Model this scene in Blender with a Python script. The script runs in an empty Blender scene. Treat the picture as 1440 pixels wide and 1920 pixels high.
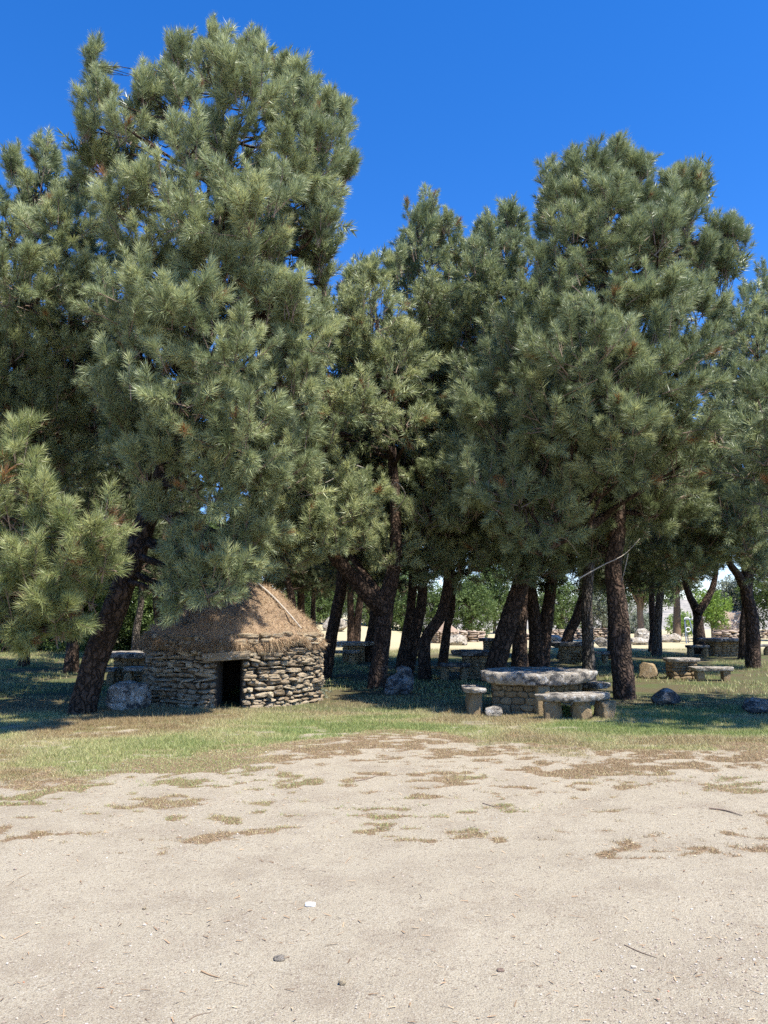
import bpy, math, random
import numpy as np
from math import radians, sin, cos, tan, pi

S = bpy.context.scene
COL = S.collection
random.seed(7)

# ------------------------------------------------------------------ camera
FPX, PITCH, EYE = 1442.0, radians(7.5), 1.6          # focal length in photo pixels, tilt up, eye height
cd = bpy.data.cameras.new('camera'); cam = bpy.data.objects.new('camera', cd); COL.objects.link(cam)
cd.sensor_fit = 'VERTICAL'; cd.angle = 2*math.atan(960/FPX); cd.clip_start = 0.1; cd.clip_end = 20000
cam.location = (0, 0, EYE); cam.rotation_euler = (pi/2 + PITCH, 0, 0)
S.camera = cam

# ------------------------------------------------------------------ sky and sun
SUN_EL = radians(62)
SUN_H = np.array([0.76, -0.65]); SUN_H /= np.linalg.norm(SUN_H)   # horizontal direction towards the sun
SUN_DIR = np.array([SUN_H[0]*cos(SUN_EL), SUN_H[1]*cos(SUN_EL), sin(SUN_EL)])
w = bpy.data.worlds.new('World'); S.world = w; w.use_nodes = True
nt = w.node_tree; bg = nt.nodes['Background']
sky = nt.nodes.new('ShaderNodeTexSky'); sky.sky_type = 'NISHITA'; sky.sun_disc = False
sky.sun_elevation = SUN_EL; sky.sun_rotation = math.atan2(SUN_H[0], SUN_H[1])
sky.air_density = 1.0; sky.dust_density = 0.05; sky.ozone_density = 3.0; sky.altitude = 700
hs = nt.nodes.new('ShaderNodeHueSaturation'); hs.inputs['Saturation'].default_value = 1.34; hs.inputs['Value'].default_value = 1.2
tint = nt.nodes.new('ShaderNodeMix'); tint.data_type = 'RGBA'; tint.blend_type = 'MULTIPLY'; tint.inputs[0].default_value = 1; tint.inputs[7].default_value = (0.98, 0.975, 1.24, 1)
nt.links.new(sky.outputs[0], hs.inputs['Color']); nt.links.new(hs.outputs[0], tint.inputs[6]); nt.links.new(tint.outputs[2], bg.inputs[0]); bg.inputs[1].default_value = 0.101
sl = bpy.data.lights.new('sun', 'SUN'); so = bpy.data.objects.new('sun', sl); COL.objects.link(so)
sl.energy = 5.0; sl.angle = radians(0.53); sl.color = (1.0, 0.955, 0.88)
from mathutils import Vector
so.rotation_euler = Vector(SUN_DIR.tolist()).to_track_quat('Z', 'Y').to_euler()
S.view_settings.view_transform = 'Standard'; S.view_settings.look = 'None'
S.view_settings.gamma = 1.0; S.view_settings.exposure = 0.85
S.render.engine = 'CYCLES'
S.cycles.max_bounces = 6; S.cycles.diffuse_bounces = 1; S.cycles.glossy_bounces = 2
S.cycles.transmission_bounces = 3; S.cycles.transparent_max_bounces = 4
S.cycles.use_denoising = False

# ------------------------------------------------------------------ helpers
def at(px, py, D):
    """photo pixel -> world point at distance D in front of the viewer"""
    u = (px-720)/FPX; v = (960-py)/FPX
    y = cos(PITCH)-v*sin(PITCH); z = sin(PITCH)+v*cos(PITCH)
    k = D/y
    return np.array([u*k, D, EYE+z*k])

def hash3(ix, iy, iz, seed):
    h = (ix.astype(np.int64)*374761393 + iy.astype(np.int64)*668265263 + iz.astype(np.int64)*2147483647 + seed*1274126177) & 0xffffffff
    h = ((h ^ (h >> 13))*1274126177) & 0xffffffff
    h = h ^ (h >> 16)
    return (h & 0xffffff)/float(0xffffff)

def vnoise(P, seed=0):
    P = np.asarray(P, float); i = np.floor(P); f = P-i; f = f*f*(3-2*f); i = i.astype(np.int64)
    r = 0
    for dx in (0, 1):
        for dy in (0, 1):
            for dz in (0, 1):
                wgt = (f[:, 0] if dx else 1-f[:, 0])*(f[:, 1] if dy else 1-f[:, 1])*(f[:, 2] if dz else 1-f[:, 2])
                r = r + wgt*hash3(i[:, 0]+dx, i[:, 1]+dy, i[:, 2]+dz, seed)
    return r

def fbm(P, seed=0, octs=4):
    P = np.asarray(P, float); a, s, t = 0.5, 0, 0
    for k in range(octs):
        s = s + a*vnoise(P*(2**k), seed+k*17); t += a; a *= 0.5
    return s/t

def nrm(v):
    v = np.asarray(v, float)
    return v/np.maximum(np.linalg.norm(v, axis=-1, keepdims=True), 1e-9)

class Geo:
    """collects arrays of vertices and faces, links them as ONE mesh object"""
    def __init__(s): s.V = []; s.F = []; s.T = []; s.n = 0
    def add(s, V, F, tone=0.5, mi=0, smooth=True):
        V = np.asarray(V, np.float32).reshape(-1, 3); F = np.asarray(F, np.int32)
        s.V.append(V); s.F.append((F+s.n, mi, smooth)); s.n += len(V)
        t = np.broadcast_to(np.asarray(tone, np.float32), (len(V),)); s.T.append(t)
    def build(s, name, mats, parent=None, extra=None):
        me = bpy.data.meshes.new(name)
        V = np.concatenate(s.V); T = np.concatenate(s.T)
        me.vertices.add(len(V)); me.vertices.foreach_set('co', V.ravel())
        loops = np.concatenate([f.ravel() for f, _, _ in s.F]); sizes = np.concatenate([np.full(len(f), f.shape[1]) for f, _, _ in s.F])
        mi = np.concatenate([np.full(len(f), m) for f, m, _ in s.F]); sm = np.concatenate([np.full(len(f), b) for f, _, b in s.F])
        me.loops.add(len(loops)); me.loops.foreach_set('vertex_index', loops.astype(np.int32))
        me.polygons.add(len(sizes))
        me.polygons.foreach_set('loop_start', np.concatenate([[0], np.cumsum(sizes)[:-1]]).astype(np.int32))
        me.polygons.foreach_set('loop_total', sizes.astype(np.int32))
        me.polygons.foreach_set('material_index', mi.astype(np.int32))
        me.polygons.foreach_set('use_smooth', sm.astype(bool))
        a = me.attributes.new('tone', 'FLOAT', 'POINT'); a.data.foreach_set('value', T.astype(np.float32))
        if extra:
            for k, arr in extra.items():
                a = me.attributes.new(k, 'FLOAT', 'POINT'); a.data.foreach_set('value', np.asarray(arr, np.float32))
        if not isinstance(mats, (list, tuple)): mats = [mats]
        for m in mats: me.materials.append(m)
        me.update(calc_edges=True)
        o = bpy.data.objects.new(name, me); COL.objects.link(o)
        if parent:
            o.parent = parent; o.location = (-parent.location[0], -parent.location[1], -parent.location[2])
        return o

def tag(o, label=None, cat=None, group=None, kind=None):
    if label: o['label'] = label
    if cat: o['category'] = cat
    if group: o['group'] = group
    if kind: o['kind'] = kind
    return o

def thing(name, loc, label, cat, group=None):
    o = bpy.data.objects.new(name, None); COL.objects.link(o); o.location = [float(c) for c in loc]
    o.empty_display_size = 0.3
    return tag(o, label, cat, group)

def copy_tree(root, loc, rz=0, sc=1.0, **kw):
    r = root.copy(); COL.objects.link(r); r.location = loc; r.rotation_euler = (0, 0, rz); r.scale = (sc, sc, sc)
    for ch in list(root.children):
        c = ch.copy(); COL.objects.link(c); c.parent = r
    tag(r, **kw); return r

def smooth_path(P, R, n):
    """Catmull-Rom through the points"""
    P = np.asarray(P, float); R = np.asarray(R, float); m = len(P)
    Q = np.vstack([2*P[0]-P[1], P, 2*P[-1]-P[-2]])
    t = np.linspace(0, m-1-1e-6, n); i = t.astype(int); f = (t-i)[:, None]
    p0, p1, p2, p3 = Q[i], Q[i+1], Q[i+2], Q[i+3]
    C = 0.5*((2*p1)+(-p0+p2)*f+(2*p0-5*p1+4*p2-p3)*f*f+(-p0+3*p1-3*p2+p3)*f**3)
    return C, np.interp(t, np.arange(m), R)

def tube(g, P, R, seg=8, n=None, tone=0.5, mi=0, rough=0.0, seed=0, cap=True):
    n = n or max(3, (len(P)-1)*4+1)
    C, r = smooth_path(P, R, n)
    T = nrm(np.gradient(C, axis=0))
    ref = np.array([0.93, 0.11, 0.35]) if abs(T[0][2]) > 0.8 else np.array([0.1, 0.1, 1.0])
    U = nrm(np.cross(T, ref)); W = np.cross(T, U)
    a = np.linspace(0, 2*pi, seg, endpoint=False)
    D = U[:, None, :]*np.cos(a)[None, :, None]+W[:, None, :]*np.sin(a)[None, :, None]
    rr = np.repeat(r[:, None], seg, 1)
    V = C[:, None, :]+D*rr[..., None]
    if rough:
        Q = np.stack([D[..., 0]*2.6+seed, D[..., 1]*2.6, np.repeat((np.arange(n)/n*np.linalg.norm(P[-1]-P[0]) if False else C[:, 2])[:, None], seg, 1)*1.3], -1).reshape(-1, 3)
        d = (fbm(Q, seed, 3)-0.5).reshape(n, seg)
        Q2 = V.reshape(-1, 3)*np.array([14, 14, 4.5])
        d2 = (np.abs(fbm(Q2, seed+5, 2)-0.5)).reshape(n, seg)
        V = C[:, None, :]+D*(rr*(1+rough*d*1.6-rough*0.35*(d2 < 0.09)))[..., None]
    V = V.reshape(-1, 3)
    i = np.arange(n-1)[:, None]*seg; j = np.arange(seg)[None, :]; j2 = (j+1) % seg
    F = np.stack([i+j, i+j2, i+seg+j2, i+seg+j], -1).reshape(-1, 4)
    g.add(V, F, tone, mi)
    return C, r

def ico(sub):
    import bmesh
    bm = bmesh.new(); bmesh.ops.create_icosphere(bm, subdivisions=sub, radius=1)
    V = np.array([v.co[:] for v in bm.verts]); F = np.array([[v.index for v in f.verts] for f in bm.faces]); bm.free()
    return V, F
ICO = {k: ico(k) for k in (1, 2, 3, 4, 5, 6)}

def rock(g, c, dims, seed, sub=4, box=0.5, amp=0.18, freq=1.6, rz=0.0, tone=0.5, mi=0, smooth=True, tilt=(0, 0), fine=0.0, cuts=0):
    """irregular stone: sphere squared off by `box`, displaced by noise. dims are half sizes; c is the centre"""
    V, F = ICO[sub]; V = V.copy()
    m = np.max(np.abs(V), axis=1, keepdims=True)
    V = V*(1-box)+V/m*box
    q = V*freq+seed*3.17
    n = fbm(q, seed, 4)-0.5
    n2 = np.abs(vnoise(V*freq*1.3+seed*1.7+9, seed+3)-0.5)
    V = V*(1+amp*2*n[:, None]-amp*0.6*n2[:, None])
    if fine: V = V*(1+fine*(fbm(V*11+seed, seed+9, 3)-0.5)[:, None])
    if cuts:
        rc = np.random.default_rng(seed+77)
        for _ in range(cuts):
            pn = nrm(rc.normal(size=3)); e = (V@pn); dl = e.max()*rc.uniform(0.62, 0.88)
            V = V-np.maximum(0, e-dl)[:, None]*pn*0.93
    if fine: V = V*(1+fine*0.5*(fbm(V*9+seed, seed+19, 3)-0.5)[:, None])
    V = V*np.array(dims)
    for ax, an in ((0, tilt[0]), (1, tilt[1])):
        if an:
            ca, sa = cos(an), sin(an)
            i, j = ((1, 2), (2, 0))[ax]
            a, b = V[:, i].copy(), V[:, j].copy(); V[:, i] = a*ca-b*sa; V[:, j] = a*sa+b*ca
    ca, sa = cos(rz), sin(rz); x, y = V[:, 0].copy(), V[:, 1].copy(); V[:, 0] = x*ca-y*sa; V[:, 1] = x*sa+y*ca
    g.add(V+np.asarray(c), F, tone, mi, smooth)

def slab(g, pts, z0, z1, seed, tone=0.5, mi=0, dz=(0, 0), edge=0.03, res=56):
    """stone slab: plan outline pts, rough top, broken edge; dz = slope in x and y"""
    pts = np.asarray(pts, float); c = pts.mean(0); n = len(pts)
    Q = np.vstack([pts, pts[:1]]); t = np.linspace(0, n, res*2, endpoint=False); i = t.astype(int) % n; f = (t-np.floor(t))[:, None]
    P0 = pts[(i-1) % n]; P1 = pts[i]; P2 = pts[(i+1) % n]; P3 = pts[(i+2) % n]
    out = 0.5*((2*P1)+(-P0+P2)*f+(2*P0-5*P1+4*P2-P3)*f*f+(-P0+3*P1-3*P2+P3)*f**3)
    out = 0.35*out+0.65*(P1+(P2-P1)*f)
    m = len(out)
    out = c+(out-c)*(1+0.16*(fbm(np.column_stack([out*5, np.zeros(m)]), seed, 5)-0.5)[:, None])
    rings = []
    h = z1-z0
    prof = [(0.0, 1), (0.25, 1), (0.45, 1), (0.62, 1), (0.75, 1), (0.86, 1), (0.93, 1), (0.975, 0.985), (1.0, 0.90), (1.005, 0.72), (0.995, 0.5), (0.985, 0.3), (0.965, 0.12), (0.94, 0.0), (0.6, 0), (0.0, 0)]
    for k, (s, v) in enumerate(prof):
        p = c+(out-c)*max(s, 0.001)
        z = np.full(m, z0+h*v)
        q = np.column_stack([p*3.0, z*6])
        z = z+0.11*h*(fbm(q+5, seed+1, 4)-0.5)*2+0.10*h*(fbm(q*6+5, seed+4, 3)-0.5)+(p[:, 0]-c[0])*dz[0]+(p[:, 1]-c[1])*dz[1]
        if 0.9 < s:
            rr = 1+edge*3*(fbm(np.column_stack([p*9, z*16]), seed+2, 4)-0.5)
            p = c+(p-c)*rr[:, None]
        rings.append(np.column_stack([p, z]))
    V = np.concatenate(rings); nr = len(rings)
    i = np.arange(nr-1)[:, None]*m; j = np.arange(m)[None, :]; j2 = (j+1) % m
    F = np.stack([i+j, i+m+j, i+m+j2, i+j2], -1).reshape(-1, 4)
    g.add(V, F, tone, mi)

# ------------------------------------------------------------------ materials
def mat(name):
    m = bpy.data.materials.new(name); m.use_nodes = True
    nt = m.node_tree; b = nt.nodes['Principled BSDF']
    return m, nt, b
def N(nt, t, **kw):
    n = nt.nodes.new(t)
    for k, v in kw.items():
        if k.startswith('i_'): n.inputs[k[2:].replace('_', ' ')].default_value = v
        else: setattr(n, k, v)
    return n
def ramp(nt, fac, stops, interp='LINEAR'):
    r = nt.nodes.new('ShaderNodeValToRGB'); r.color_ramp.interpolation = interp
    e = r.color_ramp.elements
    while len(e) < len(stops): e.new(0.5)
    for k, (p, c) in enumerate(stops):
        e[k].position = p; e[k].color = (c if len(c) == 4 else (*c, 1))
    nt.links.new(fac, r.inputs[0]); return r.outputs[0]
def mixc(nt, f, a, b, mode='MIX'):
    m = nt.nodes.new('ShaderNodeMix'); m.data_type = 'RGBA'; m.blend_type = mode
    for s, v in ((m.inputs[0], f), (m.inputs[6], a), (m.inputs[7], b)):
        if hasattr(v, 'is_output'): nt.links.new(v, s)
        else: s.default_value = v if not isinstance(v, tuple) or len(v) == 4 else (*v, 1)
    return m.outputs[2]
def attr(nt, name):
    a = nt.nodes.new('ShaderNodeAttribute'); a.attribute_name = name; return a.outputs['Fac']
def noise(nt, scale, detail=4, rough=0.6, co=None, sc=None):
    n = nt.nodes.new('ShaderNodeTexNoise'); n.inputs['Scale'].default_value = scale
    n.inputs['Detail'].default_value = detail; n.inputs['Roughness'].default_value = rough
    if co is None:
        g = nt.nodes.new('ShaderNodeNewGeometry'); co = g.outputs['Position']
    if sc:
        mp = nt.nodes.new('ShaderNodeMapping'); mp.inputs['Scale'].default_value = sc
        nt.links.new(co, mp.inputs[0]); co = mp.outputs[0]
    nt.links.new(co, n.inputs['Vector']); return n.outputs['Fac']
def objco(nt):
    return nt.nodes.new('ShaderNodeTexCoord').outputs['Object']
def bump(nt, b, h, strength=0.6, dist=0.02):
    bp = nt.nodes.new('ShaderNodeBump'); bp.inputs['Strength'].default_value = strength; bp.inputs['Distance'].default_value = dist
    nt.links.new(h, bp.inputs['Height']); nt.links.new(bp.outputs[0], b.inputs['Normal'])

def needle_mat(name, stops, trans=0.22, rough=0.5, spec=0.35):
    m, nt, b = mat(name)
    c = ramp(nt, attr(nt, 'tone'), stops)
    nt.links.new(c, b.inputs['Base Color']); b.inputs['Roughness'].default_value = rough
    b.inputs['Specular IOR Level'].default_value = spec
    tr = nt.nodes.new('ShaderNodeBsdfTranslucent'); nt.links.new(c, tr.inputs[0])
    mx = nt.nodes.new('ShaderNodeMixShader'); mx.inputs[0].default_value = trans
    nt.links.new(b.outputs[0], mx.inputs[1]); nt.links.new(tr.outputs[0], mx.inputs[2])
    nt.links.new(mx.outputs[0], nt.nodes['Material Output'].inputs[0])
    return m
M = {}
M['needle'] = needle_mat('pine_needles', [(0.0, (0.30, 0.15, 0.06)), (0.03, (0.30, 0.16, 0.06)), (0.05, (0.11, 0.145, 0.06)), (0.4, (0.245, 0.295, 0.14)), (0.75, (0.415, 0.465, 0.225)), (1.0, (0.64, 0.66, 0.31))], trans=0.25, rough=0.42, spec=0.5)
M['needle_close'] = needle_mat('near_pine_needles', [(0.0, (0.30, 0.15, 0.06)), (0.03, (0.30, 0.16, 0.06)), (0.05, (0.11, 0.14, 0.045)), (0.4, (0.26, 0.305, 0.11)), (0.75, (0.40, 0.435, 0.17)), (1.0, (0.58, 0.59, 0.26))], trans=0.25, rough=0.42, spec=0.5)
M['needle_far_shaded'] = needle_mat('far_pine_needles_shaded', [(0.0, (0.30, 0.17, 0.07)), (0.03, (0.05, 0.07, 0.03)), (1.0, (0.18, 0.21, 0.09))])  # darker than the other needles: shade under the crowns put into the colour
M['leaf'] = needle_mat('oak_leaves', [(0.0, (0.07, 0.11, 0.035)), (0.5, (0.12, 0.18, 0.05)), (1.0, (0.20, 0.27, 0.08))], trans=0.3)
M['leaf_bright'] = needle_mat('fresh_leaves', [(0.0, (0.14, 0.24, 0.04)), (1.0, (0.30, 0.42, 0.07))], trans=0.35)
M['leaf_grey'] = needle_mat('olive_leaves', [(0.0, (0.15, 0.18, 0.12)), (1.0, (0.34, 0.37, 0.26))], trans=0.2)
M['grass'] = needle_mat('grass_blades', [(0.0, (0.36, 0.26, 0.13)), (0.25, (0.56, 0.48, 0.25)), (0.5, (0.43, 0.42, 0.17)), (0.75, (0.30, 0.35, 0.11)), (1.0, (0.20, 0.27, 0.08))], trans=0.25)
M['litter'] = needle_mat('dry_litter', [(0.0, (0.17, 0.10, 0.055)), (0.5, (0.42, 0.28, 0.16)), (1.0, (0.64, 0.50, 0.31))], trans=0.08, rough=0.7, spec=0.2)

def bark(name, lo, hi, red):
    m, nt, b = mat(name)
    co = objco(nt)
    v = N(nt, 'ShaderNodeTexVoronoi', feature='DISTANCE_TO_EDGE'); v.inputs['Scale'].default_value = 11
    mp = N(nt, 'ShaderNodeMapping'); mp.inputs['Scale'].default_value = (1, 1, 0.32)
    nn = N(nt, 'ShaderNodeTexNoise'); nn.inputs['Scale'].default_value = 6
    nt.links.new(co, nn.inputs['Vector'])
    ad = N(nt, 'ShaderNodeVectorMath', operation='MULTIPLY_ADD'); nt.links.new(nn.outputs['Color'], ad.inputs[0]); ad.inputs[1].default_value = (0.25, 0.25, 0.25); nt.links.new(co, ad.inputs[2])
    nt.links.new(ad.outputs[0], mp.inputs[0]); nt.links.new(mp.outputs[0], v.inputs['Vector'])
    plates = ramp(nt, v.outputs['Distance'], [(0.0, (0, 0, 0)), (0.12, (0.55, 0.55, 0.55)), (0.35, (1, 1, 1))])
    fine = noise(nt, 34, 5, 0.7, co, (1, 1, 0.5)); big = noise(nt, 1.6, 3, 0.5, co)
    c1 = mixc(nt, big, red, hi); c1 = mixc(nt, fine, lo, c1)
    c = mixc(nt, plates, tuple(x*0.42 for x in lo), c1)
    nt.links.new(c, b.inputs['Base Color']); b.inputs['Roughness'].default_value = 0.9; b.inputs['Specular IOR Level'].default_value = 0.15
    ma = N(nt, 'ShaderNodeMath', operation='MULTIPLY_ADD'); nt.links.new(fine, ma.inputs[0]); ma.inputs[1].default_value = 0.3; nt.links.new(plates, ma.inputs[2])
    bump(nt, b, ma.outputs[0], 1.0, 0.035)
    return m
M['bark'] = bark('pine_bark', (0.06, 0.043, 0.032), (0.19, 0.145, 0.11), (0.19, 0.10, 0.058))
M['bark_grey'] = bark('pale_bark', (0.09, 0.075, 0.06), (0.33, 0.28, 0.22), (0.2, 0.155, 0.115))
m, nt, b = mat('twig_wood'); co = objco(nt)
nt.links.new(mixc(nt, noise(nt, 5, 3, 0.5, co), (0.16, 0.10, 0.06), (0.26, 0.20, 0.15)), b.inputs['Base Color']); b.inputs['Roughness'].default_value = 0.85; M['twig'] = m
m, nt, b = mat('dead_wood'); co = objco(nt)
nt.links.new(mixc(nt, noise(nt, 9, 3, 0.6, co), (0.30, 0.25, 0.19), (0.55, 0.49, 0.40)), b.inputs['Base Color']); b.inputs['Roughness'].default_value = 0.85; M['dead'] = m

def stone(name, base_lo, base_hi, lichen, dark, lich_amt=0.5, scale=1.0, dark_amt=0.5):
    m, nt, b = mat(name); g = nt.nodes.new('ShaderNodeNewGeometry').outputs['Position']
    c = ramp(nt, attr(nt, 'tone'), [(0.0, base_lo), (1.0, base_hi)])
    c = mixc(nt, noise(nt, 60*scale, 3, 0.7, g), c, (0.55, 0.5, 0.45), 'OVERLAY')
    l = noise(nt, 9*scale, 6, 0.72, g); lf = ramp(nt, l, [(lich_amt-0.03, (0, 0, 0)), (lich_amt+0.02, (1, 1, 1))])
    c = mixc(nt, lf, c, lichen)
    d = noise(nt, 5.3*scale, 7, 0.75, g, (1, 1, 1.3)); df = ramp(nt, d, [(dark_amt-0.02, (0, 0, 0)), (dark_amt+0.04, (1, 1, 1))])
    c = mixc(nt, df, c, dark)
    nt.links.new(c, b.inputs['Base Color']); b.inputs['Roughness'].default_value = 0.88; b.inputs['Specular IOR Level'].default_value = 0.2
    bump(nt, b, noise(nt, 30*scale, 8, 0.8, g), 1.0, 0.05)
    return m
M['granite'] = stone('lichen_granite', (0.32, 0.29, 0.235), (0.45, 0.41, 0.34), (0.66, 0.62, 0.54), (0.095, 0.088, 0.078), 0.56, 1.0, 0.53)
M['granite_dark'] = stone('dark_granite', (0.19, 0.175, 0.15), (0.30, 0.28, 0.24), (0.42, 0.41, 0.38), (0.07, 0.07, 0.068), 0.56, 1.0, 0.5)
M['drystone'] = stone('dry_stone', (0.27, 0.205, 0.13), (0.66, 0.55, 0.38), (0.58, 0.54, 0.44), (0.13, 0.105, 0.075), 0.60, 1.6, 0.60)
M['sandstone'] = stone('tan_masonry', (0.27, 0.20, 0.115), (0.44, 0.34, 0.20), (0.52, 0.45, 0.32), (0.15, 0.12, 0.085), 0.62, 1.2, 0.62)
M['ruin'] = stone('ruin_masonry', (0.30, 0.22, 0.17), (0.52, 0.43, 0.34), (0.60, 0.55, 0.46), (0.2, 0.16, 0.12), 0.6, 0.5, 0.62)
M['mortar'] = stone('tan_mortar', (0.26, 0.20, 0.125), (0.30, 0.24, 0.15), (0.40, 0.34, 0.23), (0.14, 0.11, 0.075), 0.6, 1.5, 0.6)
m, nt, b = mat('dark_earth'); g = nt.nodes.new('ShaderNodeNewGeometry').outputs['Position']
nt.links.new(mixc(nt, noise(nt, 14, 4, 0.6, g), (0.05, 0.04, 0.03), (0.10, 0.08, 0.055)), b.inputs['Base Color']); b.inputs['Roughness'].default_value = 1; M['earth'] = m
m, nt, b = mat('straw_roof'); g = nt.nodes.new('ShaderNodeNewGeometry').outputs['Position']
nt.links.new(mixc(nt, noise(nt, 22, 6, 0.75, g), (0.26, 0.165, 0.095), (0.58, 0.41, 0.25)), b.inputs['Base Color']); b.inputs['Roughness'].default_value = 0.95
bump(nt, b, noise(nt, 40, 5, 0.8, g), 1.0, 0.05); M['thatch'] = m
m, nt, b = mat('white_chip'); b.inputs['Base Color'].default_value = (0.82, 0.82, 0.80, 1); b.inputs['Roughness'].default_value = 0.6; M['white'] = m
m, nt, b = mat('painted_steel'); co = objco(nt)
nt.links.new(mixc(nt, noise(nt, 6, 3, 0.5, co), (0.14, 0.17, 0.22), (0.22, 0.26, 0.32)), b.inputs['Base Color']); b.inputs['Roughness'].default_value = 0.5; b.inputs['Metallic'].default_value = 0.3; M['steel'] = m

# ------------------------------------------------------------------ ground
def tz(x, y):
    """terrain height"""
    x = np.asarray(x, float); y = np.asarray(y, float)
    far = np.clip((y-34)/45, 0, 1); left = np.clip((4-x)/18, 0, 1)
    z = 2.6*far*far*(3-2*far)*left
    r = np.clip((y-75)/90, 0, 1); right = np.clip((x-2)/20, 0, 1)
    z = z-7.0*r*r*(3-2*r)*right
    return z

def patchiness(x, y):
    """how grassy the ground is, 0 bare sand .. 1 turf"""
    x = np.asarray(x, float); y = np.asarray(y, float)
    P = np.column_stack([x.ravel(), y.ravel(), np.zeros(x.size)])
    big = fbm(P*np.array([0.45, 0.8, 1]), 3, 3).reshape(x.shape)
    mid = fbm(P*np.array([1.6, 2.9, 1])+7, 11, 4).reshape(x.shape)
    fin = fbm(P*np.array([6, 9, 1])+3, 19, 3).reshape(x.shape)
    e = 9.95+0.4*np.sin(x*0.8+1)-np.clip(-x-0.6, 0, 3)*0.55+1.6*(big-0.5)*2+1.8*(mid-0.5)*2+0.8*(fin-.5)*2       # where turf starts
    turf = np.clip((y-e)/0.8+0.5, 0, 1)
    fade = np.clip((y-4.7)/4.5, 0, 1)                                      # dry patches fade out towards the viewer
    fade = fade*(0.80+0.75*np.clip((-x-0.2)/1.6, 0, 1)*np.clip((y-5.6)/2, 0, 1)-0.9*np.clip((6.4-y)/1.2, 0, 1))
    patch = np.clip((mid*0.44+fin*0.46+big*0.20-0.592+0.15*fade)/0.14, 0, 1)*(fade > 0)
    return np.clip(np.maximum(turf*np.clip(0.55+1.7*(mid-0.36)+fin-0.4, 0.12, 1), patch*0.75), 0, 1), turf

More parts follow.
